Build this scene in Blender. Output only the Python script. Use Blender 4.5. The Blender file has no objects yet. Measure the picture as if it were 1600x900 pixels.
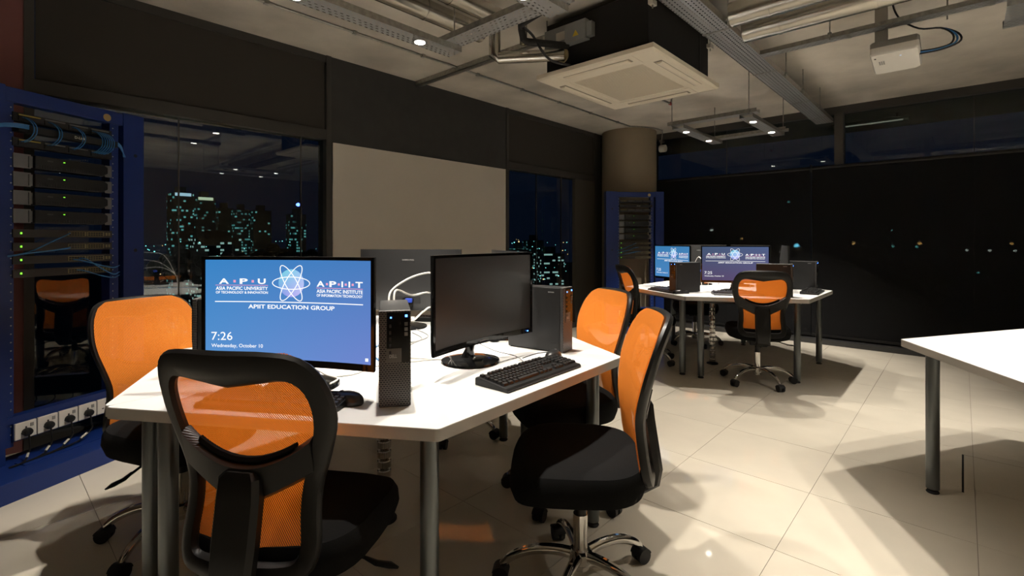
import bpy, bmesh, math, random
from mathutils import Vector, Matrix
random.seed(7)
R = math.radians
PI = math.pi
SC = bpy.context.scene
COL = SC.collection

# ------------------------------------------------------------------ camera, world, exposure, lights
CEIL = 2.85
cam_d = bpy.data.cameras.new('camera'); cam = bpy.data.objects.new('camera', cam_d); COL.objects.link(cam)
cam.location = (0, 0, 1.245)
cam.rotation_euler = (R(90), 0, R(42.513 - 90))
cam_d.sensor_width = 36.0
cam_d.lens = 767.8 / 1600 * 36.0
cam_d.shift_y = -(450 - 375.1) / 1600
cam_d.clip_start = 0.02; cam_d.clip_end = 600
SC.camera = cam
vs = SC.view_settings
vs.view_transform = 'Standard'; vs.look = 'None'; vs.gamma = 1.0; vs.use_curve_mapping = False
vs.exposure = 0.0
w = bpy.data.worlds.new('night'); SC.world = w; w.use_nodes = True
w.node_tree.nodes['Background'].inputs[0].default_value = (0.16, 0.30, 0.75, 1)
w.node_tree.nodes['Background'].inputs[1].default_value = 0.019

LAMP_W = 134.0
LAMP_COL = (1.0, 0.925, 0.825)

# ------------------------------------------------------------------ mesh helpers
class MB:
    def __init__(s): s.v = []; s.f = []
    def add(s, vs, fs):
        o = len(s.v); s.v += [tuple(p) for p in vs]; s.f += [tuple(i + o for i in f) for f in fs]
    def box(s, c, d, rz=0, M=None):
        x, y, z = (k / 2 for k in d)
        P = [Vector((a, b, e)) for e in (-z, z) for a, b in ((-x, -y), (x, -y), (x, y), (-x, y))]
        if rz: m = Matrix.Rotation(rz, 3, 'Z'); P = [m @ p for p in P]
        if M: P = [M @ p for p in P]
        s.add([p + Vector(c) for p in P], [(3, 2, 1, 0), (4, 5, 6, 7), (0, 1, 5, 4), (1, 2, 6, 5), (2, 3, 7, 6), (3, 0, 4, 7)])
    def b2(s, lo, hi):
        s.box([(a + b) / 2 for a, b in zip(lo, hi)], [b - a for a, b in zip(lo, hi)])
    def tube(s, pts, r, n=8, closed=False, caps=True, ry=None):
        pts = [Vector(p) for p in pts]; m = len(pts); rings = []
        up = Vector((0, 0, 1)); prev = None
        for i, p in enumerate(pts):
            if closed: t = pts[(i + 1) % m] - pts[i - 1]
            else: t = pts[min(i + 1, m - 1)] - pts[max(i - 1, 0)]
            t = t.normalized() if t.length > 1e-9 else Vector((0, 0, 1))
            if prev is None:
                a = up.cross(t)
                if a.length < 1e-3: a = Vector((1, 0, 0)).cross(t)
            else:
                a = prev - t * prev.dot(t)
                if a.length < 1e-6: a = up.cross(t)
            a.normalize(); prev = a; b = t.cross(a)
            rr = r[i] if isinstance(r, (list, tuple)) else r
            r2 = rr if ry is None else rr * ry
            rings.append([p + a * (math.cos(2 * PI * k / n) * rr) + b * (math.sin(2 * PI * k / n) * r2) for k in range(n)])
        s.loft(rings, closed, caps)
    def loft(s, rings, closed=False, caps=True):
        m = len(rings); n = len(rings[0]); V = [p for q in rings for p in q]; F = []
        for i in range(m if closed else m - 1):
            j = (i + 1) % m
            for k in range(n):
                l = (k + 1) % n
                F.append((i * n + k, i * n + l, j * n + l, j * n + k))
        if caps and not closed:
            F.append(tuple(range(n - 1, -1, -1))); F.append(tuple((m - 1) * n + k for k in range(n)))
        s.add(V, F)
    def cyl(s, p, q, r, n=16): s.tube([p, q], r, n)
    def lathe(s, prof, c=(0, 0, 0), n=24):
        c = Vector(c)
        s.loft([[c + Vector((r * math.cos(2 * PI * k / n), r * math.sin(2 * PI * k / n), z)) for k in range(n)] for r, z in prof])
    def prism(s, poly, z0, z1):
        s.loft([[(x, y, z0) for x, y in poly], [(x, y, z1) for x, y in poly]])
    def grid(s, fn, nu, nv):
        V = [fn(i / nu, j / nv) for j in range(nv + 1) for i in range(nu + 1)]
        s.add(V, [(j * (nu + 1) + i, j * (nu + 1) + i + 1, (j + 1) * (nu + 1) + i + 1, (j + 1) * (nu + 1) + i) for j in range(nv) for i in range(nu)])
    def mesh(s, name, mat, smooth=False, recalc=True):
        me = bpy.data.meshes.new(name); me.from_pydata(s.v, [], s.f)
        if recalc:
            bm = bmesh.new(); bm.from_mesh(me); bmesh.ops.recalc_face_normals(bm, faces=bm.faces); bm.to_mesh(me); bm.free()
        if mat: me.materials.append(mat)
        if smooth:
            me.shade_smooth(); me.set_sharp_from_angle(angle=R(38))
        return me

CACHE = {}
def obj(name, data, parent=None, loc=None, rot=None):
    o = bpy.data.objects.new(name, data); COL.objects.link(o)
    if parent: o.parent = parent
    if loc is not None: o.location = loc
    if rot is not None: o.rotation_euler = rot
    return o
def bev(o, wd, seg=2):
    m = o.modifiers.new('bevel', 'BEVEL'); m.width = wd; m.segments = seg; m.limit_method = 'ANGLE'; m.angle_limit = R(40)
    return o
def part(name, fn, mat, parent=None, key=None, smooth=False, bevel=0, loc=None, rot=None, recalc=True):
    if key and key in CACHE: me = CACHE[key]
    else:
        mb = MB(); fn(mb); me = mb.mesh(name, mat, smooth, recalc)
        if key: CACHE[key] = me
    o = obj(name, me, parent, loc, rot)
    if bevel: bev(o, bevel)
    return o
def tag(o, label, cat, group=None, kind=None):
    o['label'] = label; o['category'] = cat
    if group: o['group'] = group
    if kind: o['kind'] = kind
    return o
def thing(name, label, cat, loc=(0, 0, 0), rz=0, group=None, kind=None):
    o = bpy.data.objects.new(name, None); COL.objects.link(o); o.empty_display_size = .1
    o.location = loc; o.rotation_euler = (0, 0, rz)
    return tag(o, label, cat, group, kind)
def bx(lo, hi): return lambda m: m.b2(lo, hi)
def catmull(P, n, closed=False):
    P = [Vector(p) for p in P]; m = len(P); out = []
    segs = m if closed else m - 1
    for i in range(n if closed else n + 1):
        t = i * segs / n; k = min(int(t), segs - 1); t -= k
        g = (lambda j: P[j % m]) if closed else (lambda j: P[max(0, min(m - 1, j))])
        a, b, c, d = g(k - 1), g(k), g(k + 1), g(k + 2)
        out.append(.5 * ((2 * b) + (c - a) * t + (2 * a - 5 * b + 4 * c - d) * t * t + (3 * b - a - 3 * c + d) * t ** 3))
    return out

# ------------------------------------------------------------------ materials
def mat(name, col, rough=.5, metal=0, spec=.5, noise=0, nscale=20, bump=0, bscale=200, coat=0, emit=None, estr=1, sheen=0):
    m = bpy.data.materials.new(name); m.use_nodes = True; nt = m.node_tree; b = nt.nodes['Principled BSDF']
    b.inputs['Base Color'].default_value = (*col, 1); b.inputs['Roughness'].default_value = rough
    b.inputs['Metallic'].default_value = metal; b.inputs['Specular IOR Level'].default_value = spec
    b.inputs['Coat Weight'].default_value = coat
    if sheen: b.inputs['Sheen Weight'].default_value = sheen
    if emit: b.inputs['Emission Color'].default_value = (*emit, 1); b.inputs['Emission Strength'].default_value = estr
    if noise or bump:
        tc = nt.nodes.new('ShaderNodeTexCoord')
    if noise:
        n = nt.nodes.new('ShaderNodeTexNoise'); n.inputs['Scale'].default_value = nscale; n.inputs['Detail'].default_value = 6
        nt.links.new(tc.outputs['Object'], n.inputs['Vector'])
        r = nt.nodes.new('ShaderNodeValToRGB'); e = r.color_ramp.elements
        e[0].position = .3; e[1].position = .72
        e[0].color = (*[max(0, c * (1 - noise)) for c in col], 1); e[1].color = (*[min(1, c * (1 + noise)) for c in col], 1)
        nt.links.new(n.outputs['Fac'], r.inputs['Fac']); nt.links.new(r.outputs['Color'], b.inputs['Base Color'])
    if bump:
        n2 = nt.nodes.new('ShaderNodeTexNoise'); n2.inputs['Scale'].default_value = bscale
        nt.links.new(tc.outputs['Object'], n2.inputs['Vector'])
        bp = nt.nodes.new('ShaderNodeBump'); bp.inputs['Strength'].default_value = bump; bp.inputs['Distance'].default_value = .004
        nt.links.new(n2.outputs['Fac'], bp.inputs['Height']); nt.links.new(bp.outputs['Normal'], b.inputs['Normal'])
    return m
def emis(name, col, s):
    m = bpy.data.materials.new(name); m.use_nodes = True; nt = m.node_tree; nt.nodes.clear()
    e = nt.nodes.new('ShaderNodeEmission'); e.inputs[0].default_value = (*col, 1); e.inputs[1].default_value = s
    o = nt.nodes.new('ShaderNodeOutputMaterial'); nt.links.new(e.outputs[0], o.inputs[0]); return m

M = {}
M['tile'] = mat('floor_tile', (.62, .565, .465), .045, 0, .5, noise=.05, nscale=3)
M['grout'] = mat('grout', (.22, .19, .15), .8)
M['concrete'] = mat('concrete', (.53, .49, .42), .85, 0, .3, noise=.25, nscale=1.7, bump=.1, bscale=40)
M['dark_wall'] = mat('dark_grey_paint', (.046, .045, .042), .75, 0, .25, noise=.08, nscale=8)
M['brown_blind'] = mat('dark_blind_fabric', (.050, .045, .038), .9, 0, .1, bump=.1, bscale=900)
M['white_wall'] = mat('warm_white_paint', (.56, .52, .45), .7, 0, .3, noise=.03, nscale=2)
M['red_wall'] = mat('dull_red_paint', (.21, .085, .08), .7, 0, .3, noise=.06, nscale=3)
M['beige_wall'] = mat('beige_paint', (.27, .22, .15), .75, 0, .3, noise=.06, nscale=3)
M['frame'] = mat('window_frame_metal', (.045, .042, .037), .5, .2)
M['black'] = mat('black_plastic', (.0085, .0085, .0085), .40, 0, .35, bump=.03, bscale=600)
M['gloss'] = mat('gloss_black_plastic', (.008, .008, .008), .06, 0, .5)
M['backshell'] = mat('brushed_black_shell', (.018, .018, .018), .33, 0, .5, bump=.05, bscale=300)
M['rubber'] = mat('rubber', (.012, .012, .012), .6)
M['fabric'] = mat('black_seat_fabric', (.0075, .0075, .0075), .95, 0, .12, bump=.4, bscale=700)
M['chrome'] = mat('chrome', (.62, .61, .59), .08, 1)
M['galv'] = mat('galvanised_steel', (.36, .35, .32), .36, .85, .5, noise=.2, nscale=35)
M['duct'] = mat('spiral_duct_steel', (.50, .48, .43), .27, .95, .5, noise=.04, nscale=30)
M['laminate'] = mat('white_laminate', (.64, .635, .62), .42, 0, .4)
M['edge'] = mat('grey_edge_band', (.52, .505, .48), .5, 0, .4)
M['leg'] = mat('grey_steel_leg', (.16, .175, .18), .3, .75)
M['blue'] = mat('blue_rack_paint', (.004, .022, .135), .42, 0, .5)
M['ac'] = mat('cream_plastic', (.74, .67, .54), .45)
M['ac_dark'] = mat('cream_slot', (.30, .26, .20), .7)
M['acbody'] = mat('black_insulation', (.011, .010, .009), .75, 0, .3)
M['greybox'] = mat('grey_metal_box', (.20, .205, .20), .5, .1)
M['label'] = mat('paper_label', (.52, .49, .42), .7)
M['yellow'] = mat('yellow_sign', (.62, .42, .03), .6)
M['white'] = mat('white_plastic', (.66, .63, .57), .4)
M['greyp'] = mat('grey_plastic', (.24, .235, .22), .5)
M['cablew'] = mat('white_cable', (.62, .60, .55), .45)
M['cableg'] = mat('grey_cable', (.22, .22, .21), .5)
M['cableb'] = mat('blue_cable', (.03, .17, .42), .4)
M['blindk'] = None
M['silver'] = mat('silver_print', (.42, .42, .41), .35, .4)
M['led_b'] = emis('blue_led', (.08, .25, 1), 6)
M['led_g'] = emis('green_led', (.25, 1, .05), 1.6)
M['lens'] = emis('downlight_lens', (1, .95, .86), 22)
M['red'] = mat('red_plastic', (.45, .03, .02), .5)
M['dark_gear'] = mat('equipment_casing', (.0075, .0078, .0075), .45, .1)
M['bracket'] = mat('grey_bracket', (.14, .14, .14), .5, .1)
M['port'] = mat('port_black', (.006, .006, .006), .6)
M['brass'] = mat('port_trim', (.20, .17, .08), .5)

def glass_mat(ior):
    m = bpy.data.materials.new('window_glass'); m.use_nodes = True; nt = m.node_tree; nt.nodes.clear()
    t = nt.nodes.new('ShaderNodeBsdfTransparent'); t.inputs[0].default_value = (.68, .74, .73, 1)
    g = nt.nodes.new('ShaderNodeBsdfGlossy'); g.inputs['Roughness'].default_value = .004; g.inputs[0].default_value = (.9, .95, .93, 1)
    f = nt.nodes.new('ShaderNodeFresnel'); f.inputs[0].default_value = ior
    geo = nt.nodes.new('ShaderNodeNewGeometry'); inv = nt.nodes.new('ShaderNodeMath'); inv.operation = 'SUBTRACT'; inv.inputs[0].default_value = 1
    mu = nt.nodes.new('ShaderNodeMath'); mu.operation = 'MULTIPLY'; mx = nt.nodes.new('ShaderNodeMixShader'); o = nt.nodes.new('ShaderNodeOutputMaterial')
    L = nt.links.new
    L(geo.outputs['Backfacing'], inv.inputs[1]); L(f.outputs[0], mu.inputs[0]); L(inv.outputs[0], mu.inputs[1]); L(mu.outputs[0], mx.inputs[0])
    L(t.outputs[0], mx.inputs[1]); L(g.outputs[0], mx.inputs[2]); L(mx.outputs[0], o.inputs[0]); return m
M['glass'] = glass_mat(2.05); M['glass_r'] = glass_mat(1.6)

def sheer(name, col, frac, transl=None, rough=.9):
    m = bpy.data.materials.new(name); m.use_nodes = True; nt = m.node_tree; b = nt.nodes['Principled BSDF']
    b.inputs['Base Color'].default_value = (*col, 1); b.inputs['Roughness'].default_value = rough; b.inputs['Specular IOR Level'].default_value = .2
    t = nt.nodes.new('ShaderNodeBsdfTransparent'); mx = nt.nodes.new('ShaderNodeMixShader'); mx.inputs[0].default_value = frac
    src = b.outputs[0]
    if transl:
        tr = nt.nodes.new('ShaderNodeBsdfTranslucent'); tr.inputs[0].default_value = (*transl, 1)
        m2 = nt.nodes.new('ShaderNodeMixShader'); m2.inputs[0].default_value = .35
        nt.links.new(src, m2.inputs[1]); nt.links.new(tr.outputs[0], m2.inputs[2]); src = m2.outputs[0]
    nt.links.new(src, mx.inputs[1]); nt.links.new(t.outputs[0], mx.inputs[2])
    nt.links.new(mx.outputs[0], nt.nodes['Material Output'].inputs[0]); return m, mx, nt
M['blindk'] = sheer('black_roller_blind', (.0075, .0075, .0075), .13)[0]

def mesh_fabric():
    m, mx, nt = sheer('orange_mesh_fabric', (.92, .272, .034), .2, (.92, .225, .02), .75)
    tc = nt.nodes.new('ShaderNodeTexCoord'); sp = nt.nodes.new('ShaderNodeSeparateXYZ'); nt.links.new(tc.outputs['Object'], sp.inputs[0])
    def wave(a, b, period):
        c = nt.nodes.new('ShaderNodeMath'); c.operation = 'MULTIPLY_ADD'; c.inputs[1].default_value = b / period; 
        c0 = nt.nodes.new('ShaderNodeMath'); c0.operation = 'MULTIPLY'; c0.inputs[1].default_value = a / period
        nt.links.new(sp.outputs['X'], c0.inputs[0]); nt.links.new(sp.outputs['Z'], c.inputs[0]); nt.links.new(c0.outputs[0], c.inputs[2])
        fr = nt.nodes.new('ShaderNodeMath'); fr.operation = 'FRACT'; nt.links.new(c.outputs[0], fr.inputs[0])
        gt = nt.nodes.new('ShaderNodeMath'); gt.operation = 'LESS_THAN'; gt.inputs[1].default_value = .36; nt.links.new(fr.outputs[0], gt.inputs[0]); return gt
    a = wave(1, .62, .0052); 
    ml = nt.nodes.new('ShaderNodeMath'); ml.operation = 'MULTIPLY'; ml.inputs[1].default_value = .62; nt.links.new(a.outputs[0], ml.inputs[0])
    nt.links.new(ml.outputs[0], mx.inputs[0]); return m
M['orange'] = mesh_fabric()

def perforated():
    m = bpy.data.materials.new('perforated_tray_steel'); m.use_nodes = True; nt = m.node_tree; b = nt.nodes['Principled BSDF']
    b.inputs['Base Color'].default_value = (.42, .43, .43, 1); b.inputs['Metallic'].default_value = .7; b.inputs['Roughness'].default_value = .42
    tc = nt.nodes.new('ShaderNodeTexCoord'); sp = nt.nodes.new('ShaderNodeSeparateXYZ'); L = nt.links.new; L(tc.outputs['Object'], sp.inputs[0])
    def mth(op, a, bv=None):
        n = nt.nodes.new('ShaderNodeMath'); n.operation = op
        for i, q in enumerate((a, bv)):
            if q is None: continue
            if isinstance(q, (int, float)): n.inputs[i].default_value = q
            else: L(q, n.inputs[i])
        return n.outputs[0]
    row = mth('FLOOR', mth('MULTIPLY', sp.outputs['Y'], 1 / .026))
    sh = mth('MULTIPLY', mth('MODULO', row, 2), .5)
    fx = mth('FRACT', mth('ADD', mth('MULTIPLY', sp.outputs['X'], 1 / .034), sh))
    fy = mth('FRACT', mth('MULTIPLY', sp.outputs['Y'], 1 / .026))
    hole = mth('MULTIPLY', mth('LESS_THAN', fx, .52), mth('LESS_THAN', fy, .36))
    t = nt.nodes.new('ShaderNodeBsdfTransparent'); mx = nt.nodes.new('ShaderNodeMixShader')
    L(hole, mx.inputs[0]); L(b.outputs[0], mx.inputs[1]); L(t.outputs[0], mx.inputs[2]); L(mx.outputs[0], nt.nodes['Material Output'].inputs[0])
    return m
M['perf'] = perforated()

def grille_mat(name, col, hole, px, pz, metal=.3, rough=.4):
    m = bpy.data.materials.new(name); m.use_nodes = True; nt = m.node_tree; b = nt.nodes['Principled BSDF']
    b.inputs['Metallic'].default_value = metal; b.inputs['Roughness'].default_value = rough
    tc = nt.nodes.new('ShaderNodeTexCoord'); mp = nt.nodes.new('ShaderNodeMapping'); mp.inputs['Rotation'].default_value = (R(90), 0, 0)
    br = nt.nodes.new('ShaderNodeTexBrick'); br.inputs['Color1'].default_value = (*hole, 1); br.inputs['Color2'].default_value = (*hole, 1); br.inputs['Mortar'].default_value = (*col, 1)
    br.inputs['Scale'].default_value = 1; br.inputs['Brick Width'].default_value = px; br.inputs['Row Height'].default_value = pz; br.inputs['Mortar Size'].default_value = min(px, pz) * .22
    L = nt.links.new; L(tc.outputs['Object'], mp.inputs[0]); L(mp.outputs[0], br.inputs[0]); L(br.outputs[0], b.inputs['Base Color']); return m
M['pcgrille'] = grille_mat('perforated_pc_front', (.13, .125, .12), (.008, .008, .008), .009, .0062)

def screen_mat(name, tl, tr, bl, br, s):
    m = bpy.data.materials.new(name); m.use_nodes = True; nt = m.node_tree; nt.nodes.clear(); L = nt.links.new
    tc = nt.nodes.new('ShaderNodeTexCoord'); sp = nt.nodes.new('ShaderNodeSeparateXYZ'); L(tc.outputs['Object'], sp.inputs[0])
    def rng(o, a, b):
        n = nt.nodes.new('ShaderNodeMapRange'); n.inputs[1].default_value = a; n.inputs[2].default_value = b; L(o, n.inputs[0]); return n.outputs[0]
    fx = rng(sp.outputs['X'], -.3, .3); fz = rng(sp.outputs['Z'], .10, .44)
    def mix(f, a, b):
        n = nt.nodes.new('ShaderNodeMix'); n.data_type = 'RGBA'; L(f, n.inputs[0])
        for i, q in ((6, a), (7, b)):
            if isinstance(q, tuple): n.inputs[i].default_value = (*q, 1)
            else: L(q, n.inputs[i])
        return n.outputs[2]
    c = mix(fz, mix(fx, bl, br), mix(fx, tl, tr))
    e = nt.nodes.new('ShaderNodeEmission'); e.inputs[1].default_value = s; L(c, e.inputs[0])
    o = nt.nodes.new('ShaderNodeOutputMaterial'); L(e.outputs[0], o.inputs[0]); return m
def srgb(r, g, b):
    return tuple(((c / 255 + .055) / 1.055) ** 2.4 if c > 10 else c / 255 / 12.92 for c in (r, g, b))
M['scr_blue'] = screen_mat('blue_lock_screen', srgb(58, 132, 198), srgb(72, 124, 190), srgb(88, 146, 208), srgb(112, 134, 206), 1.0)
M['scr_dusk'] = screen_mat('dusky_lock_screen', srgb(78, 98, 130), srgb(88, 106, 150), srgb(96, 80, 118), srgb(106, 88, 128), .8)
M['scr_far'] = screen_mat('bright_blue_lock_screen', srgb(60, 130, 185), srgb(70, 135, 190), srgb(78, 140, 200), srgb(84, 142, 205), .9)
M['scr_off'] = mat('switched_off_screen', (.020, .019, .018), .30, 0, 1.0)
M['txt'] = emis('screen_white', (1, 1, 1), 1.1)
M['pink'] = emis('screen_pink', (1, .42, .62), .9)
def globe_mat():
    m = screen_mat('screen_globe', srgb(110, 225, 225), srgb(150, 200, 245), srgb(120, 130, 230), srgb(215, 195, 250), 1.0)
    for n in m.node_tree.nodes:
        if n.type == 'MAP_RANGE':
            if abs(n.inputs[1].default_value + .3) < 1e-3: n.inputs[1].default_value = -.05; n.inputs[2].default_value = .06
            else: n.inputs[1].default_value = .31; n.inputs[2].default_value = .42
    return m
M['globe'] = globe_mat()

# ------------------------------------------------------------------ text as mesh, fitted into a box of a given map
_txt = {}
def text_verts(s, bold=0.0):
    if (s, bold) in _txt: return _txt[(s, bold)]
    cu = bpy.data.curves.new('lettering', 'FONT'); cu.body = s; cu.size = 1; cu.offset = bold; cu.resolution_u = 3
    o = bpy.data.objects.new('lettering', cu); COL.objects.link(o)
    bpy.context.view_layer.update()
    me = bpy.data.meshes.new_from_object(o.evaluated_get(bpy.context.evaluated_depsgraph_get()))
    V = [v.co.copy() for v in me.vertices]; F = [tuple(p.vertices) for p in me.polygons]
    bpy.data.objects.remove(o); bpy.data.curves.remove(cu); bpy.data.meshes.remove(me)
    x0, x1 = min(v.x for v in V), max(v.x for v in V); y0, y1 = min(v.y for v in V), max(v.y for v in V)
    V = [((v.x - x0) / (x1 - x0), (v.y - y0) / (y1 - y0)) for v in V]
    _txt[(s, bold)] = (V, F); return V, F
def lettering(s, fn, mat_, parent, name='lettering', bold=0.012):
    """fn maps (a, b) in 0..1 (a to the right, b up) to a local 3D point"""
    V, F = text_verts(s, bold)
    me = bpy.data.meshes.new(name); me.from_pydata([tuple(fn(a, b)) for a, b in V], [], F); me.materials.append(mat_)
    return obj(name, me, parent)

# ------------------------------------------------------------------ the room shell
U0, U1, V0, V1 = -3.2, 7.06, -5.0, 4.08
fl = part('floor', bx((U0 - .1, V0 - .1, -.16), (U1 + .1, V1 + .1, -.0025)), M['grout'])
tag(fl, 'glossy cream tiled floor of the computer room', 'floor', kind='structure')
tile_me = None
for i in range(-10, 8):
    for j in range(-9, 6):
        a, b = 2.77 + .6 * i, .555 + .6 * j
        lo = (max(a + .0012, U0), max(b + .0012, V0)); hi = (min(a + .5988, U1), min(b + .5988, V1))
        if hi[0] - lo[0] < .02 or hi[1] - lo[1] < .02: continue
        full = hi[0] - lo[0] > .597 and hi[1] - lo[1] > .597
        if full and tile_me is None:
            mb = MB(); mb.b2((-.2988, -.2988, -.012), (.2988, .2988, 0)); tile_me = mb.mesh('tile', M['tile'])
        if full: obj('tile', tile_me, fl, ((lo[0] + hi[0]) / 2, (lo[1] + hi[1]) / 2, 0))
        else: part('tile', bx((lo[0], lo[1], -.012), (hi[0], hi[1], 0)), M['tile'], fl)
part('hatch_gap', bx((3.29, -.006, -.004), (3.87, .003, .0006)), M['port'], fl)
part('hatch_joint', bx((3.868, -.6, -.004), (3.8715, 0, .0005)), M['grout'], fl)

ce = part('ceiling', bx((U0 - .1, V0 - .1, CEIL), (U1 + .1, V1 + .1, CEIL + .15)), M['concrete'])
tag(ce, 'bare grey concrete ceiling slab', 'ceiling', kind='structure')

def struct(name, label, cat, fn, m, **k):
    return tag(part(name, fn, m, **k), label, cat, kind='structure')
# left wall, pieces along u
struct('wall_left', 'dull red painted wall at the left edge behind the rack', 'wall', bx((U0, V1, 0), (.19, V1 + .15, CEIL)), M['red_wall'])
wl = struct('wall_center', 'dark grey wall section above the white panel', 'wall', bx((2.10, V1, 0), (4.34, V1 + .15, CEIL)), M['dark_wall'])
struct('trim_1', 'large warm white wall panel between the two windows', 'wall panel', bx((2.115, V1 - .012, .08), (4.325, V1 - .0005, 2.10)), M['white_wall'])
struct('baseboard_left', 'black skirting under the white wall panel', 'baseboard', bx((2.10, V1 - .016, 0), (4.34, V1 - .0005, .08)), M['black'])
struct('wall_rear', 'plain beige wall behind the camera', 'wall', bx((U0 - .15, V0 - .15, 0), (U1 + .1, V0, CEIL)), M['beige_wall'])
struct('wall_side', 'plain beige side wall behind the camera', 'wall', bx((U0 - .15, V0, 0), (U0, V1 + .15, CEIL)), M['beige_wall'])
# round column in the corner
struct('column_corner', 'round beige column in the corner behind the far rack', 'column',
       lambda m: m.lathe([(.40, 0), (.40, CEIL)], (6.64, 3.70, 0), 48), M['beige_wall'], smooth=True)

def window_v(n, label, u0, u1, zt, joints, panel=None):
    """window in the left wall, running along u"""
    r = thing('window_%d' % n, label, 'window', ((u0 + u1) / 2, V1, 0), kind='structure')
    ox = (u0 + u1) / 2; y = .05
    def fr(lo, hi, nm='window_frame'): part(nm, bx((lo[0] - ox, lo[1], lo[2]), (hi[0] - ox, hi[1], hi[2])), M['frame'], r)
    fr((u0, -.012, 0), (u0 + .045, .14, CEIL)); fr((u1 - .045, -.012, 0), (u1, .14, CEIL))
    fr((u0 + .045, -.008, zt - .01), (u1 - .045, .14, zt + .075), 'transom'); fr((u0 + .045, -.008, 0), (u1 - .045, .14, .07), 'sill')
    fr((u0 + .045, -.004, CEIL - .06), (u1 - .045, .14, CEIL - .001), 'head_rail')
    part('roller_blind', bx((u0 + .05 - ox, .012, zt + .08), (u1 - .05 - ox, .03, CEIL - .06)), M['brown_blind'], r)
    xs = [u0 + .045] + joints + [u1 - .045]
    for a, b in zip(xs[:-1], xs[1:]):
        part('pane', bx((a - ox + .0015, y, .07), (b - ox - .0015, y + .012, zt - .01)), M['glass'], r)
    for j in joints:
        part('pane_joint', bx((j - ox - .004, y - .004, .07), (j - ox + .004, y + .014, zt - .01)), M['frame'], r)
    return r
window_v(1, 'wide dark window behind the near rack showing the city at night', .19, 2.10, 2.13, [.98, 1.86])
wr = window_v(2, 'narrow dark window between the white panel and the corner column', 4.34, 6.33, 2.13, [4.98, 5.52])
part('side_panel', bx((5.78 - 5.335, -.006, .07), (6.28 - 5.335, .045, 2.12)), M['beige_wall'] and mat('dim_panel', (.06, .053, .04), .8), wr)
struct('wall_corner', 'thin dark wall strip beside the corner column', 'wall', bx((6.33, V1, 0), (U1 + .1, V1 + .15, CEIL)), M['dark_wall'])

# right wall: glass above, black roller blinds below
rw = thing('window_3', 'long dark window wall on the right with glass above black blinds', 'window', (U1, 0, 0), kind='structure')
def rpart(nm, lo, hi, m): return part(nm, bx((lo[0] - U1, lo[1], lo[2]), (hi[0] - U1, hi[1], hi[2])), m, rw)
rpart('head_rail', (6.99, V0, CEIL - .09), (7.16, 3.6, CEIL - .001), M['frame'])
rpart('window_frame', (7.0, 3.46, .1), (7.12, 3.54, CEIL - .09), M['frame'])
vj = [3.46, 2.42, 1.09, -.09, -1.3, -2.5, -3.7, V0]
for a, b in zip(vj[:-1], vj[1:]):
    rpart('pane', (7.06, b + .002, .1), (7.072, a - .002, CEIL - .09), M['glass_r'])
for j in vj[1:-1]:
    if j == 1.09: rpart('mullion', (6.965, j - .045, 2.10), (7.12, j + .045, CEIL - .09), mat('mullion_metal', (.05, .046, .04), .5))
    else: rpart('pane_joint', (7.05, j - .004, .1), (7.075, j + .004, CEIL - .09), M['frame'])
rpart('sill', (7.0, V0, 0), (7.16, 3.54, .1), M['frame'])
struct('trim_2', 'low black kerb along the foot of the right window wall', 'kerb', bx((6.82, V0, 0), (7.0, 3.30, .055)), mat('black_kerb', (.022, .022, .021), .55))
for (a, b, lab) in ((3.40, 1.375, 'black roller blind behind the far desk'), (1.370, -1.6, 'black roller blind at the right edge of the room'), (-1.64, -4.9, 'black roller blind beyond the right edge of the view')):
    t = thing('roller_blind', lab, 'blind', (6.94, (a + b) / 2, 0), kind='structure')
    hw_ = (a - b) / 2
    part('blind_fabric', bx((-.001, -hw_, .10), (.001, hw_, 2.11)), M['blindk'], t)
    part('bottom_rail', bx((-.012, -hw_, .075), (.012, hw_, .102)), M['black'], t)
    part('roller', lambda m: m.cyl((.02, -hw_, 2.125), (.02, hw_, 2.125), .026), M['black'], t, smooth=True)
    part('end_bracket', bx((-.02, hw_ - .005, 2.085), (.05, hw_ + .012, 2.165)), M['black'], t)
    part('pull_chain', lambda m: m.tube([(-.03, hw_ - .01, 2.12), (-.035, hw_ - .012, 1.4), (-.03, hw_ - .02, .9), (-.025, hw_ - .012, 1.4), (-.02, hw_ - .01, 2.12)], .0025, 5), M['black'], t)

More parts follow.
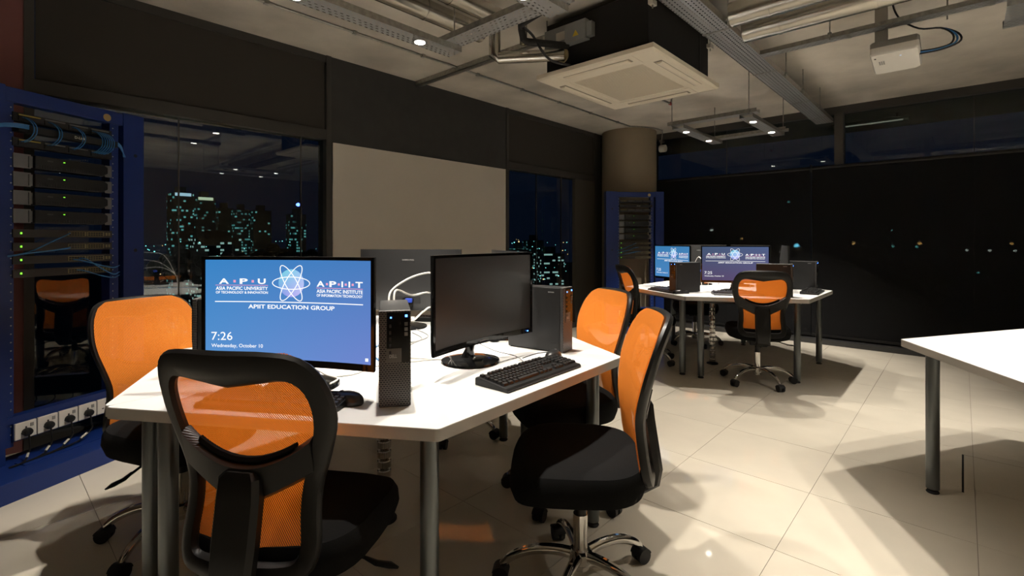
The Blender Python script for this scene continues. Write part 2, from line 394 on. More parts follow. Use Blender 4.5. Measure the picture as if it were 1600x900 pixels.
# ------------------------------------------------------------------ desks
def hexv(c, s, rot): return [(c[0] + s * math.cos(R(rot + 60 * k)), c[1] + s * math.sin(R(rot + 60 * k))) for k in range(6)]
TOP = .74; TH = .036
def round_poly(P, r=.018, n=4):
    out = []
    for i, p in enumerate(P):
        p = Vector(p); a = (Vector(P[i - 1]) - p).normalized(); b = (Vector(P[(i + 1) % len(P)]) - p).normalized()
        ang = a.angle(b); d = r / math.tan(ang / 2); q0 = p + a * d; q1 = p + b * d
        for k in range(n + 1):
            t = k / n; out.append(((1 - t) ** 2 * q0 + 2 * t * (1 - t) * p + t * t * q1)[:])
    return out
def trapezoid(V4, label, group):
    cx = sum(p[0] for p in V4) / 4; cy = sum(p[1] for p in V4) / 4
    t = thing('trapezoid_desk', label, 'desk', (cx, cy, 0), 0, group)
    P = [Vector((p[0] - cx, p[1] - cy)) for p in V4]
    # shrink by a hair so two desks meet in a seam
    P = [p - p.normalized() * .0015 for p in P]
    tt = part('tabletop', lambda m: m.prism(round_poly(P), TOP - TH, TOP), M['laminate'], t, smooth=False); bev(tt, .002, 2)
    part('edge_band', lambda m: m.prism(round_poly([p * 1.0004 for p in P]), TOP - TH + .001, TOP - .004), M['edge'], tt)
    ins = []
    for i, p in enumerate(P):
        a = (P[i - 1] - p).normalized(); b = (P[(i + 1) % 4] - p).normalized(); bis = (a + b).normalized()
        ins.append(p + bis * (.17 if a.angle(b) < 1.3 else .125))
    for q in ins:
        l = part('leg', lambda m: m.cyl((0, 0, .022), (0, 0, TOP - TH - .001), .0275, 24), M['leg'], t, key='desk_leg', smooth=True, loc=(q.x, q.y, 0))
        part('foot', lambda m: m.lathe([(.024, 0), (.027, .004), (.022, .012), (.012, .014), (.012, .03)]), M['rubber'], l, key='desk_foot', smooth=True)
    for i in (0, 1, 2, 3):   # thin steel rails under the top
        a, b = ins[i], ins[(i + 1) % 4]
        d = (b - a).normalized() * .03
        part('rail', lambda m: m.tube([(a.x + d.x, a.y + d.y, TOP - TH - .018), (b.x - d.x, b.y - d.y, TOP - TH - .018)], .012, 4), M['leg'], t)
    return t
hn = hexv((1.315, 1.975), 1.06, 183)       # A,B,C,D,E,F of the near group
hf = hexv((5.29, 1.83), 1.01, 180)
hr = hexv((3.19, -.815), 1.05, 210)        # right group: corner at +v is hr[4]
trapezoid(hn[0:4], 'white half-hexagon desk nearest the camera with the lit lock screen', 'trapezoid desks')
trapezoid([hn[3], hn[4], hn[5], hn[0]], 'white half-hexagon desk on the far side of the near desk group', 'trapezoid desks')
trapezoid(hf[0:4], 'white half-hexagon desk at the front of the distant desk group', 'trapezoid desks')
trapezoid([hf[3], hf[4], hf[5], hf[0]], 'white half-hexagon desk at the rear of the distant desk group', 'trapezoid desks')
trapezoid(hr[0:4], 'bare white desk half hidden past the right picture edge', 'trapezoid desks')
trapezoid([hr[3], hr[4], hr[5], hr[0]], 'bare white desk whose corner juts in at the right picture edge', 'trapezoid desks')

def cable_spine(loc, label):
    t = thing('cable_spine', label, 'cable guide', loc)
    part('foot_plate', lambda m: m.lathe([(.055, 0), (.055, .008), (.03, .014)]), M['rubber'], t, key='spine_foot')
    n = 16; dz = (TOP - TH - .002 - .016) / n
    for k in range(n):
        part('spine_segment', lambda m: (m.lathe([(.026, .004), (.030, .008), (.030, dz - .009), (.026, dz - .005), (.015, dz - .004), (.015, dz)]), m.lathe([(.015, 0), (.015, .004)])), M['chrome'], t, key='spine_seg', smooth=True, loc=(0, 0, .016 + k * dz))
cable_spine((1.23, 1.90, 0), 'chrome cable spine standing under the near desk group')
cable_spine((5.02, 1.86, 0), 'chrome cable spine standing under the distant desk group')

# ------------------------------------------------------------------ chairs
OUT = [(0, .995), (.11, .993), (.178, .976), (.214, .93), (.230, .865), (.229, .80), (.205, .715), (.184, .645), (.181, .58), (.187, .51), (.176, .455), (.13, .432), (0, .430)]
INN = [(0, .902), (.085, .915), (.142, .918), (.172, .892), (.183, .845), (.178, .785), (.156, .705), (.140, .645), (.138, .58), (.144, .515), (.135, .482), (.10, .474), (0, .474)]
def half_ring(P, n=30):
    c = catmull([(p[0], p[1], 0) for p in P], n); L = [(p.x, p.y) for p in c]
    return L + [(-x, z) for x, z in reversed(L[1:-1])]
def yb(x, z):
    sp_ = lambda d: .5 * (d + math.sqrt(d * d + .004))
    return -.190 - .33 * sp_(z - .66) - .20 * sp_(.66 - z) + 1.0 * x * x
RO, RI = half_ring(OUT), half_ring(INN)
def halfw(z):
    H = sorted([(p[1], p[0]) for p in RO[:31]])
    for (a, xa), (b, xb) in zip(H[:-1], H[1:]):
        if a <= z <= b: return xa + (xb - xa) * (z - a) / max(1e-6, b - a)
    return 0
SEC = [(0, 0), (.08, .55), (.5, .7), (.92, .5), (1, 0), (.9, -.6), (.5, -.85), (.1, -.6)]
def chair_frame(m):
    rings = []
    for (xo, zo), (xi, zi) in zip(RO, RI):
        q = []
        for s_, t_ in SEC:
            x, z = xi + (xo - xi) * s_, zi + (zo - zi) * s_
            q.append((x, yb(x, z) + t_ * .022, z))
        rings.append(q)
    m.loft(rings, closed=True)
def chair_cross(m):
    rings = []
    for k in range(17):
        x = -.174 + .348 * k / 16; a = abs(x) / .174
        zt = .705 + .070 * a ** 2.0; zb = .598 + .080 * a ** 1.2
        rings.append([(x, yb(x, z) + dy, z) for z, dy in ((zb, 0), (zb, .014), (zt, .014), (zt, 0), (zt - .01, -.02), (zb + .01, -.02))])
    m.loft(rings)
def chair_lumbar(m):
    rings = []
    for k in range(13):
        x = -.13 + .26 * k / 12; a = abs(x) / .13
        z = .708 + .04 * a ** 2.0
        rings.append([(x, yb(x, z) + .004 + .010 * math.cos(q), z + .010 * math.sin(q)) for q in [2 * PI * i / 6 for i in range(6)]])
    m.loft(rings)
def chair_spine(m):
    path = [(.040, -.012, .690), (.054, -.024, .675), (.058, -.030, .63), (.058, -.032, .52), (.055, -.03, .45), (.052, -.018, .40), (.05, .05, .365), (.05, .17, .36)]
    rings = []
    for i, (hw_, dy, z) in enumerate(path):
        y = yb(0, max(z, .43)) + dy
        if i < 5: th = [(0, .012), (0, -.018)]
        q = []
        nrm = (0, 1) if i < 5 else ((.55, .83) if i == 5 else (.95, .3) if i == 6 else (1, 0))
        tz, ty = nrm
        for sx, st in ((-1, 1), (1, 1), (1, -.2), (.8, -1), (-.8, -1), (-1, -.2)):
            q.append((sx * hw_, y + ty * st * .016, z + tz * st * .016))
        rings.append(q)
    m.loft(rings)
def chair_mesh(m):
    def fn(a, b):
        z = .436 + (.986 - .436) * b; h = max(.0, halfw(z) - .014); x = (2 * a - 1) * h
        return (x, yb(x, z) + .0185, z)
    m.grid(fn, 18, 30)
def chair_seat(m):
    rings = []; N = 40
    def plan(k):
        t = 2 * PI * k / N; c, s = math.cos(t), math.sin(t)
        x = .255 * math.copysign(abs(c) ** .55, c); y = .015 + .235 * math.copysign(abs(s) ** .55, s)
        if y < 0: x *= 1 - .12 * (-y / .22) ** 2
        return x, y
    for sc, z in ((.3, .382), (.80, .384), (.95, .396), (1.0, .432), (.988, .466), (.94, .488), (.79, .502), (.45, .500), (.1, .498)):
        q = []
        for k in range(N):
            x, y = plan(k); x *= sc; y = .015 + (y - .015) * sc
            dz = -.022 * max(0, (y - .10) / .15) ** 2 + .010 * (abs(x) / .24) ** 2 + .012 * max(0, (-y - .08) / .15) ** 2
            q.append((x, y, z + dz))
        rings.append(q)
    m.loft(rings)
def chair_leg(m):
    P = catmull([(.022, 0, .118), (.09, 0, .128), (.17, 0, .122), (.235, 0, .098), (.272, 0, .072), (.284, 0, .058)], 14)
    m.tube(P, [.019 - .007 * i / 14 for i in range(15)], 10, ry=1.1)
def chair_caster(m):
    c = (.284, 0)
    for s in (-1, 1): m.cyl((c[0] + .006, c[1] + s * .007, .028), (c[0] + .006, c[1] + s * .024, .028), .028, 18)
    m.cyl((c[0] + .006, -.008, .028), (c[0] + .006, .008, .028), .016, 12)
    arc = []
    for k in range(9):
        t = R(20 + 150 * k / 8); arc.append((c[0] + .006 + .031 * math.cos(t), .028 + .031 * math.sin(t)))
    m.loft([[(x, y, z) for y in (-.026, .026)] + [(c[0] + .006 + (x - c[0] - .006) * .88, y, .028 + (z - .028) * .88) for y in (.026, -.026)] for x, z in arc])
    m.cyl((c[0], 0, .05), (c[0], 0, .068), .008, 8)
def chair(loc, f, label, base_rot=18, group='orange mesh office chairs'):
    ang = math.degrees(math.atan2(f[1], f[0]))
    t = thing('office_chair', label, 'chair', (loc[0], loc[1], 0), R(ang - 90), group)
    part('back_frame', chair_frame, M['black'], t, key='c_frame', smooth=True)
    part('crossbar', chair_cross, M['black'], t, key='c_cross', smooth=True)
    part('lumbar_pad', chair_lumbar, M['fabric'], t, key='c_lumb', smooth=True)
    part('back_spine', chair_spine, M['black'], t, key='c_spine', smooth=True)
    part('back_mesh', chair_mesh, M['orange'], t, key='c_mesh', smooth=True)
    part('seat', chair_seat, M['fabric'], t, key='c_seat', smooth=True)
    part('mechanism', lambda m: (m.b2((-.08, -.13, .345), (.08, .11, .392)), m.b2((-.05, -.16, .35), (.05, -.12, .385))), M['black'], t, key='c_mech', bevel=.008)
    lv = part('lever', lambda m: m.tube([(.07, 0, .368), (.17, .01, .36), (.215, .012, .345)], .005, 6), M['black'], t, key='c_lev')
    part('paddle', lambda m: m.tube([(.205, .01, .350), (.235, .012, .338), (.275, .014, .335), (.30, .014, .33)], [.008, .012, .014, .005], 8, ry=.45), M['black'], lv, key='c_pad', smooth=True)
    part('gas_column', lambda m: m.lathe([(.030, .07), (.030, .10), (.026, .105), (.026, .265)]), M['chrome'], t, key='c_col', smooth=True)
    part('column_cover', lambda m: m.lathe([(.021, .265), (.021, .35)]), M['black'], t, key='c_cov', smooth=True)
    part('hub', lambda m: m.lathe([(.034, .088), (.042, .098), (.042, .132), (.033, .14)]), M['chrome'], t, key='c_hub', smooth=True)
    for k in range(5):
        l = part('base_leg', chair_leg, M['chrome'], t, key='c_leg', smooth=True, rot=(0, 0, R(base_rot + 72 * k)))
        part('caster', chair_caster, M['rubber'], l, key='c_cast', smooth=True)
    return t
n0 = (math.cos(R(33)), math.sin(R(33)))
chair((.622, 1.405), n0, 'orange mesh chair nearest the camera, its back turned to us', 40)
chair((.592, 2.445), (.383, -.924), 'orange mesh chair at the left in front of the near blue rack', 170 - 270 + 113)
chair((1.468, 1.012), (-.62, .785), 'orange mesh chair with black seat in front of the keyboard desk edge', 15)
chair((1.97, 1.45), (-.88, .475), 'orange mesh chair tucked in beside the black tower computer', 60)
chair((2.12, 2.44), (-.85, -.52), 'orange mesh chair hidden behind the switched-off monitor', 20)
chair((4.63, 1.325), (.90, .43), 'orange mesh chair at the distant desk, its back turned to us', 8)
chair((4.68, 2.40), (.76, -.65), 'orange mesh chair seen side-on at the left of the distant desk', 30)
chair((5.83, 2.37), (-.866, -.5), 'orange mesh chair behind the distant desk group, mostly hidden', 30)

# ------------------------------------------------------------------ monitors
MW, MH, MZ0 = .616, .362, .088       # panel outer size, bottom height above desk
def sy(x): return -x * x / 3.6        # gentle concave curve, viewer at -y
def strip(m, x0, x1, z0, z1, y0, y1, n=20):
    rings = []
    for k in range(n + 1):
        x = x0 + (x1 - x0) * k / n
        rings.append([(x, sy(x) + y0, z0), (x, sy(x) + y1, z0), (x, sy(x) + y1, z1), (x, sy(x) + y0, z1)])
    m.loft(rings)
def mon_shell(m):
    rings = []; n = 20
    for k in range(n + 1):
        x = -MW / 2 + MW * k / n; e = 1 - abs(2 * k / n - 1) ** 6; d = .012 + .022 * e
        rings.append([(x, sy(x) + .004, MZ0), (x, sy(x) + d * .7, MZ0 + .004), (x, sy(x) + d, MZ0 + .05), (x, sy(x) + d * .9, MZ0 + MH * .6), (x, sy(x) + .012, MZ0 + MH), (x, sy(x) + .004, MZ0 + MH)])
    m.loft(rings)
SX0, SX1, SZ0, SZ1 = -MW / 2 + .012, MW / 2 - .012, MZ0 + .022, MZ0 + MH - .011
def mon_bezel(m):
    strip(m, -MW / 2, MW / 2, MZ0, SZ0, -.004, .004); strip(m, -MW / 2, MW / 2, SZ1, MZ0 + MH, -.004, .004)
    strip(m, -MW / 2, SX0, SZ0, SZ1, -.004, .004, 2); strip(m, SX1, MW / 2, SZ0, SZ1, -.004, .004, 2)
def mon_screen(m):
    m.grid(lambda a, b: (SX0 + (SX1 - SX0) * a, sy(SX0 + (SX1 - SX0) * a) - .0015, SZ0 + (SZ1 - SZ0) * b), 24, 2)
def sp(a, b, off=.003):   # screen coordinates, a to the right, b down, 0..1
    x = SX0 + (SX1 - SX0) * a; return (x, sy(x) - off, SZ1 - (SZ1 - SZ0) * b)
def lockscreen(scr, clock, dim=False):
    def tx(s, x0, x1, y0, y1, bold=.012, m=None): return lettering(s, lambda a, b: sp(x0 + (x1 - x0) * a, y1 + (y0 - y1) * b), m or M['txt'], scr, bold=bold)
    tx('A', .078, .135, .19, .245, .03); tx('P', .198, .245, .19, .245, .03); tx('U', .305, .352, .19, .245, .03)
    def dots(m, xs, y, r=.0042):
        for x in xs: m.b2((sp(x, y)[0] - r, sp(x, y, .0035)[1], sp(x, y)[2] - r), (sp(x, y)[0] + r, sp(x, y, .0028)[1], sp(x, y)[2] + r))
    for q in (.168, .275): part('red_dot', lambda m: dots(m, [q], .218), M['pink'], scr)
    for s, a, b in (('A', .664, .713), ('P', .743, .786), ('I', .818, .828), ('I', .862, .872), ('T', .905, .950)): tx(s, a, b, .205, .262, .03)
    for q in (.728, .802, .845, .888): part('red_dot', lambda m: dots(m, [q], .235, .0035), M['pink'], scr)
    def rule(x0, x1, y, h, m):
        part('rule', lambda mb: mb.grid(lambda a, b: sp(x0 + (x1 - x0) * a, y + h * (b - .5)), 16, 1), m, scr)
    rule(.058, .366, .258, .005, M['pink']); rule(.662, .95, .275, .005, M['pink']); rule(.055, .952, .425, .009, M['txt'])
    tx('ASIA PACIFIC UNIVERSITY', .06, .365, .272, .307, .02); tx('OF TECHNOLOGY & INNOVATION', .06, .365, .318, .344, .02)
    tx('ASIA PACIFIC INSTITUTE', .664, .95, .288, .323, .02); tx('OF INFORMATION TECHNOLOGY', .664, .95, .334, .361, .02)
    tx('APIIT EDUCATION GROUP', .248, .775, .452, .494, .02)
    tx(clock, .035, .155, .735, .818, 0); tx('Wednesday, October 10', .035, .335, .855, .902, .006)
    asp = (SZ1 - SZ0) / (SX1 - SX0); c = (.508, .232); r = .14
    part('globe', lambda m: m.add([sp(*c, .0032)] + [sp(c[0] + r * asp * math.cos(2 * PI * k / 40), c[1] + r * math.sin(2 * PI * k / 40), .0032) for k in range(40)], [(0, 1 + k, 1 + (k + 1) % 40) for k in range(40)]), M['globe'], scr)
    for ang in (0, 58, -58):
        P = []
        for k in range(48):
            t = 2 * PI * k / 48; a, b = .205 * math.cos(t), .062 * math.sin(t)
            x, y = a * math.cos(R(ang)) - b * math.sin(R(ang)), a * math.sin(R(ang)) + b * math.cos(R(ang))
            P.append(sp(c[0] + x * asp, c[1] + y, .004))
        part('orbit_ring', lambda m: m.tube(P, .0014, 5, closed=True), M['txt'], scr)
    part('tray_icon', lambda m: dots(m, [.975], .955, .005), M['txt'], scr)
def mon_stand(m):
    m.lathe([(.0, 0), (.118, 0), (.122, .004), (.120, .010), (.09, .017), (.05, .021), (.0, .022)], (0, .07, 0), 40)
def mon_neck(m):
    rings = []
    for y, z, wx, wy in ((.085, .016, .036, .030), (.078, .045, .025, .018), (.062, .085, .020, .013), (.040, .13, .032, .012), (.030, .17, .045, .008)):
        rings.append([(wx * math.cos(2 * PI * k / 12), y + wy * math.sin(2 * PI * k / 12), z) for k in range(12)])
    m.loft(rings)
def monitor(loc, f, label, screen, clock=None, group='curved monitors', led=False):
    ang = math.degrees(math.atan2(f[1], f[0]))
    t = thing('monitor', label, 'monitor', (loc[0], loc[1], TOP), R(ang + 90), group)
    sh = part('back_shell', mon_shell, M['backshell'], t, key='m_shell', smooth=True)
    bz = part('bezel', mon_bezel, M['gloss'], t, key='m_bezel', smooth=False)
    scr = part('screen', mon_screen, screen, t, key='m_scr' + screen.name, smooth=True, recalc=False)
    part('base', mon_stand, M['gloss'], t, key='m_stand', smooth=True)
    part('neck', mon_neck, M['gloss'], t, key='m_neck', smooth=True)
    lettering('SAMSUNG', lambda a, b: (-.026 + .052 * a, -.0046, MZ0 + .008 + .006 * b), M['silver'], bz, bold=.01)
    lettering('SAMSUNG', lambda a, b: (.035 - .07 * a, sy(.035 - .07 * a) + .0305, MZ0 + MH * .82 + .008 * b), M['silver'], sh, bold=.01)
    for dx in (-.038, .038):
        for z in (.235, .310):
            part('mount_screw', lambda m: m.cyl((0, 0, 0), (0, .004, 0), .004, 8), M['port'], sh, key='m_screw', loc=(dx, sy(dx) + .030, MZ0 + z - .02))
    part('connector_recess', bx((-.075, .030, MZ0 + .045), (.075, .0375, MZ0 + .085)), M['port'], sh, key='m_rec')
    part('video_plug', bx((-.03, .037, MZ0 + .052), (.01, .055, MZ0 + .076)), mat('blue_plug', (.01, .04, .35), .5) if 'm_plug' not in CACHE else None, sh, key='m_plug', bevel=.003)
    if clock: lockscreen(scr, clock)
    if led: part('power_light', bx((.268, -.0305, MZ0 + .009), (.276, -.0285, MZ0 + .013)), M['led_b'], bz)
    return t
fAB = (math.cos(R(-147)), math.sin(R(-147)))
monitor((.704, 1.640), fAB, 'large curved monitor nearest the camera showing a bright blue lock screen', M['scr_blue'], '7:26')
monitor((1.395, 1.437), (.10, -1), 'curved monitor with a switched-off dark screen behind the keyboard', M['scr_off'], led=True)
monitor((1.74, 2.42), (.80, .60), 'monitor seen from behind against the white wall panel', M['scr_off'])
monitor((1.86, 1.76), (.866, -.5), 'monitor almost hidden behind the switched-off monitor', M['scr_off'])
monitor((5.00, 1.64), (-.90, -.43), 'monitor with a purple-blue lock screen on the distant desk', M['scr_dusk'], '7:25')
monitor((4.98, 2.25), (-.866, .5), 'monitor with a light blue lock screen beside the far rack', M['scr_far'], '7:25')
monitor((5.64, 2.24), (.80, .60), 'monitor seen from behind between the two lit distant screens', M['scr_off'])
monitor((5.74, 1.74), (.82, -.57), 'monitor seen from behind to the right of the purple-blue screen', M['scr_off'])
monitor((5.50, 1.33), (.30, -.95), 'black monitor at the right end of the distant desk', M['scr_off'])

# ------------------------------------------------------------------ desktop computers
PW, PD, PH = .095, .292, .292
def pc(loc, f, label, z=TOP, lit=True):
    ang = math.degrees(math.atan2(f[1], f[0]))
    t = thing('desktop_computer', label, 'computer', (loc[0], loc[1], z), R(ang + 90), 'small black tower computers')
    part('case', bx((-PW / 2, -PD / 2 + .016, .004), (PW / 2, PD / 2, PH - .002)), mat('dark_case', (.022, .022, .022), .42, .3) if 'pc_case' not in CACHE else None, t, key='pc_case', bevel=.003)
    fp = part('front_panel', bx((-PW / 2, -PD / 2, .002), (PW / 2, -PD / 2 + .0155, PH)), M['pcgrille'], t, key='pc_front', bevel=.003)
    part('drive_panel', bx((-PW / 2 + .024, -PD / 2 - .0015, .135), (PW / 2 - .003, -PD / 2 + .001, PH - .006)), M['gloss'], fp, key='pc_drive')
    bd = part('badge_plate', bx((-PW / 2 + .022, -PD / 2 - .0025, .135), (PW / 2 - .028, -PD / 2 + .001, .178)), mat('badge_grey', (.11, .108, .10), .45, .3) if 'pc_badge' not in CACHE else None, fp, key='pc_badge')
    lettering('DELL', lambda a, b: (-.016 + .022 * a, -PD / 2 - .0029, .150 + .010 * b), M['silver'], bd, bold=.015)
    for k in range(5):
        part('port', bx((-.017, -PD / 2 - .003, -.004), (-.011, -PD / 2 - .001, .006)), M['port'], fp, key='pc_port', loc=(0, 0, .245 - .02 * k))
    for k in range(3):
        part('drive_mark', bx((.028, -PD / 2 - .0028, -.005), (.038, -PD / 2 - .001, .006)), M['bracket'], fp, key='pc_mark', loc=(0, 0, .250 - .015 * k))
    if lit:
        part('power_light', bx((.030, -PD / 2 - .0035, .272), (.037, -PD / 2 - .001, .279)), M['led_b'], fp, key='pc_led1')
        part('drive_light', bx((-.014, -PD / 2 - .0035, .269), (-.0095, -PD / 2 - .001, .2735)), M['led_b'], fp, key='pc_led2')
    for s_ in (-1, 1):
        for k, (y0, z0, wy, hz) in enumerate(((-.11, .04, .025, .006), (.09, .055, .025, .006), (-.10, .268, .03, .004))):
            part('side_slot', bx((s_ * PW / 2 - .0006, y0, z0), (s_ * PW / 2 + .0006, y0 + wy, z0 + hz)), M['silver'] if k == 2 else M['port'], t, key='pc_slot%d%d' % (s_, k))
    part('foot_strip', bx((-PW / 2 + .006, -PD / 2 + .02, 0), (PW / 2 - .006, PD / 2 - .01, .004)), M['rubber'], t, key='pc_foot')
    return t
p1 = pc((.935, 1.385), (-.55, -.835), 'slim perforated tower computer between the lit and dark monitors')
pc((1.785, 1.46), (.17, -.985), 'slim black tower computer behind the mouse at the desk corner')
pc((.675, 2.01), (-.85, .53), 'slim tower computer with an orange sheen left of the bright lock screen')
p4 = pc((4.645, 1.985), (-.90, .45), 'slim tower computer with paper stickers between two distant lock screens')
part('sticker', lambda m: (m.b2((-PW / 2 - .0012, -.10, .225), (-PW / 2 - .0002, -.075, .28)), m.b2((-PW / 2 - .0012, -.085, .11), (-PW / 2 - .0002, -.045, .145))), M['label'], p4)
pc((4.885, 1.255), (.22, -.975), 'slim tower computer right of the purple-blue lock screen')
pc((5.70, 1.22), (.05, -1), 'dark tower computer behind the rightmost distant keyboard')

# ------------------------------------------------------------------ keyboards and mice
def keyb_body(m):
    prof = [(-.075, .0), (-.077, .008), (-.070, .014), (.070, .028), (.076, .024), (.076, .0)]
    m.loft([[(x, y, z) for y, z in prof] for x in (-.2215, .2215)])
def keyb_keys(m):
    def key(x, y, wx, wy=.0155):
        z = .0145 + (y + .07) * .1; b, c = wx / 2, wy / 2
        m.loft([[(x - b, y - c, z), (x + b, y - c, z), (x + b, y + c, z + wy * .1), (x - b, y + c, z + wy * .1)],
                [(x - b + .0022, y - c + .002, z + .0075), (x + b - .0022, y - c + .002, z + .0075), (x + b - .0022, y + c - .002, z + .009), (x - b + .0022, y + c - .002, z + .009)]])
    p = .019; x0 = -.2105
    rows = [(.058, [0, 2, 3, 4, 5, 6.5, 7.5, 8.5, 9.5, 11, 12, 13, 14]), (.032, list(range(15))), (.013, list(range(15))), (-.006, list(range(14))), (-.025, list(range(13)))]
    for y, xs in rows:
        for x in xs: key(x0 + x * p + .0085, y, .0168)
    for x, wx in ((0, .024), (1.5, .022), (2.9, .022), (6.6, .112), (10.5, .022), (11.8, .022), (13.2, .024)): key(x0 + x * p + .010, -.044, wx)
    for y in (.058, .032, .013):
        for k in range(3): key(.0895 + k * p, y, .0168)
    key(.0895 + p, -.025, .0168)
    for k in range(3): key(.0895 + k * p, -.044, .0168)
    for y in (.032, .013, -.006, -.025, -.044):
        for k in range(4): key(.1535 + k * p, y, .0168)
def keyboard(loc, rz, label):
    t = thing('keyboard', label, 'keyboard', (loc[0], loc[1], TOP), R(rz), 'black wired keyboards')
    part('body', keyb_body, M['black'], t, key='k_body', bevel=.002)
    k = part('keys', keyb_keys, mat('key_plastic', (.022, .022, .022), .35) if 'k_keys' not in CACHE else None, t, key='k_keys'); k['kind'] = 'stuff'
    return t
def mouse_body(m):
    rings = []
    for sc, z in ((.90, 0), (1.0, .006), (.99, .014), (.90, .024), (.70, .032), (.40, .036), (.08, .037)):
        rings.append([(.031 * sc * math.cos(2 * PI * k / 28), .056 * sc * math.sin(2 * PI * k / 28) - .006 * (1 - sc), z) for k in range(28)])
    m.loft(rings)
def mouse(loc, rz, label, cable):
    t = thing('computer_mouse', label, 'mouse', (loc[0], loc[1], TOP), R(rz), 'black wired mice')
    part('shell', mouse_body, mat('mouse_plastic', (.02, .02, .02), .3) if 'mo_b' not in CACHE else None, t, key='mo_b', smooth=True)
    part('scroll_wheel', lambda m: m.cyl((-.004, .026, .029), (.004, .026, .029), .009, 14), M['rubber'], t, key='mo_w', smooth=True)
    if cable: part('cord', lambda m: m.tube(catmull([(0, .054, .006)] + cable, 20), .0016, 5), M['black'], t)
    return t
keyboard((.625, 1.555), -57, 'black keyboard in front of the bright blue lock screen, mostly hidden')
keyboard((1.40, 1.185), 2, 'black keyboard lying in front of the switched-off monitor')
keyboard((2.02, 2.36), 122, 'black keyboard on the far side of the near desk group')
keyboard((4.58, 2.13), 62 + 180, 'black keyboard under the light blue distant screen')
keyboard((4.74, 1.52), -60, 'black keyboard under the purple-blue distant screen')
keyboard((5.42, 1.06), 4, 'black keyboard at the right end of the distant desk')
mouse((.778, 1.400), 18, 'black mouse beside the slim perforated tower computer', [(.0, .10, .002), (-.03, .18, .002), (.02, .26, .002), (.1, .3, .002)])
mouse((1.655, 1.28), -75, 'black mouse beside the keyboard of the switched-off monitor', [(-.01, -.0, .002), (-.04, -.08, .002), (-.0, -.16, .002), (.06, -.20, .002)] if 0 else [(.0, .08, .002), (-.05, .11, .002), (-.10, .06, .002), (-.12, -.05, .002)])
mouse((4.47, 1.98), 60, 'black mouse on the distant desk beside the stickered tower computer', None)

# cables on the near desk
def cable(pts, r, m, label, group, n=24):
    p0 = Vector(pts[0]); t = part('cable', lambda mb: mb.tube([p - p0 for p in catmull(pts, n)], r, 6), m, smooth=True, loc=p0)
    return tag(t, label, 'cable', group)
z = TOP
hd = Vector((.55, .835, 0)); back = Vector((.935, 1.385, 0)) + hd * .15
for k, (dz, mid, end) in enumerate(((.16, .33, (1.42, 1.70, z + .33)), (.14, .23, (1.40, 1.72, z + .24)), (-.02, .10, (1.39, 1.76, z + .20)))):
    a = back + Vector((.02 * k - .02, 0, z + .27 - .06 * (k == 2)))
    e = Vector(end); m1 = a.lerp(e, .35) + Vector((0, 0, .07 if k == 0 else .03 if k == 1 else -.02))
    cable([a, a + Vector((.03, .03, .05 - .05 * (k == 2))), m1, a.lerp(e, .7) + Vector((0, 0, .055 if k == 0 else .035 if k == 1 else .0)), e, Vector((1.50, 1.80, z + .12)), Vector((1.52, 1.82, z + .004))], .0038, M['cablew'],
          n=60, label=['white cable arching highest behind the slim tower computer', 'white cable arching lower behind the slim tower computer', 'white cable rising straight behind the slim tower computer'][k], group='white cables behind the computers')
deskc = [([(1.0, 1.75), (1.06, 1.86), (1.2, 1.80), (1.32, 1.62), (1.40, 1.58)], M['cablew'], 'white cable trailing across the near desktop behind the dark monitor'),
         ([(.82, 1.74), (.95, 1.68), (1.08, 1.72), (1.25, 1.66), (1.38, 1.60)], M['cablew'], 'white cable running between the two near monitor bases'),
         ([(.80, 1.80), (.95, 1.95), (1.2, 2.05), (1.5, 2.0), (1.6, 2.2)], M['cableg'], 'grey cable across the middle of the near desk group'),
         ([(1.02, 1.60), (1.10, 1.70), (1.2, 1.95), (1.38, 2.12), (1.62, 2.28)], M['cableb'], 'blue cable crossing the middle of the near desk group'),
         ([(1.06, 1.56), (1.2, 1.78), (1.42, 1.96), (1.60, 2.06), (1.68, 2.3)], M['cableg'], 'grey cable looping towards the monitor seen from behind'),
         ([(1.52, 1.66), (1.60, 1.74), (1.70, 1.72), (1.78, 1.66)], M['cablew'], 'white cable running to the black tower computer')]
for pts, m, lab in deskc: cable([(x, y, z + .0035) for x, y in pts], .003, m, lab, 'cables on the near desk')
# cable bundle draped over the dark monitor's base
cable([(1.43, 1.60, z + .05), (1.425, 1.53, z + .033), (1.40, 1.50, z + .026), (1.385, 1.475, z + .025), (1.36, 1.46, z + .022)], .003, M['cablew'], 'short white cable end lying on the dark monitor base', 'cables on the near desk', 16)
cable([(1.50, 1.62, z + .06), (1.52, 1.50, z + .026), (1.55, 1.40, z + .012), (1.50, 1.30, z + .0035), (1.46, 1.265, z + .0035)], .002, M['cableg'], 'thin grey cord from the dark monitor base to the keyboard', 'cables on the near desk', 16)
cable([(.80, 1.70, z + .06), (.835, 1.66, z + .03), (.85, 1.60, z + .024), (.80, 1.56, z + .024)], .003, M['cablew'], 'short white cable end lying on the lit monitor base', 'cables on the near desk', 16)
# far desk white cable loops
for k, (a, b, h) in enumerate((((5.00, 1.90), (5.30, 2.20), .22), ((5.12, 1.84), (5.36, 2.10), .15), ((5.15, 1.42), (5.42, 1.62), .24), ((5.24, 1.40), (5.50, 1.55), .18))):
    A, B = Vector((*a, z + .12)), Vector((*b, z + .10))
    cable([Vector((*a, z + .004)), A, A.lerp(B, .5) + Vector((0, 0, h)), B, Vector((*b, z + .004))], .0035, M['cablew'],
          ['tall white cable loop between the two lit distant screens', 'low white cable loop between the two lit distant screens', 'tall white cable loop right of the purple-blue screen', 'low white cable loop right of the purple-blue screen'][k], 'white cable loops on the distant desk')

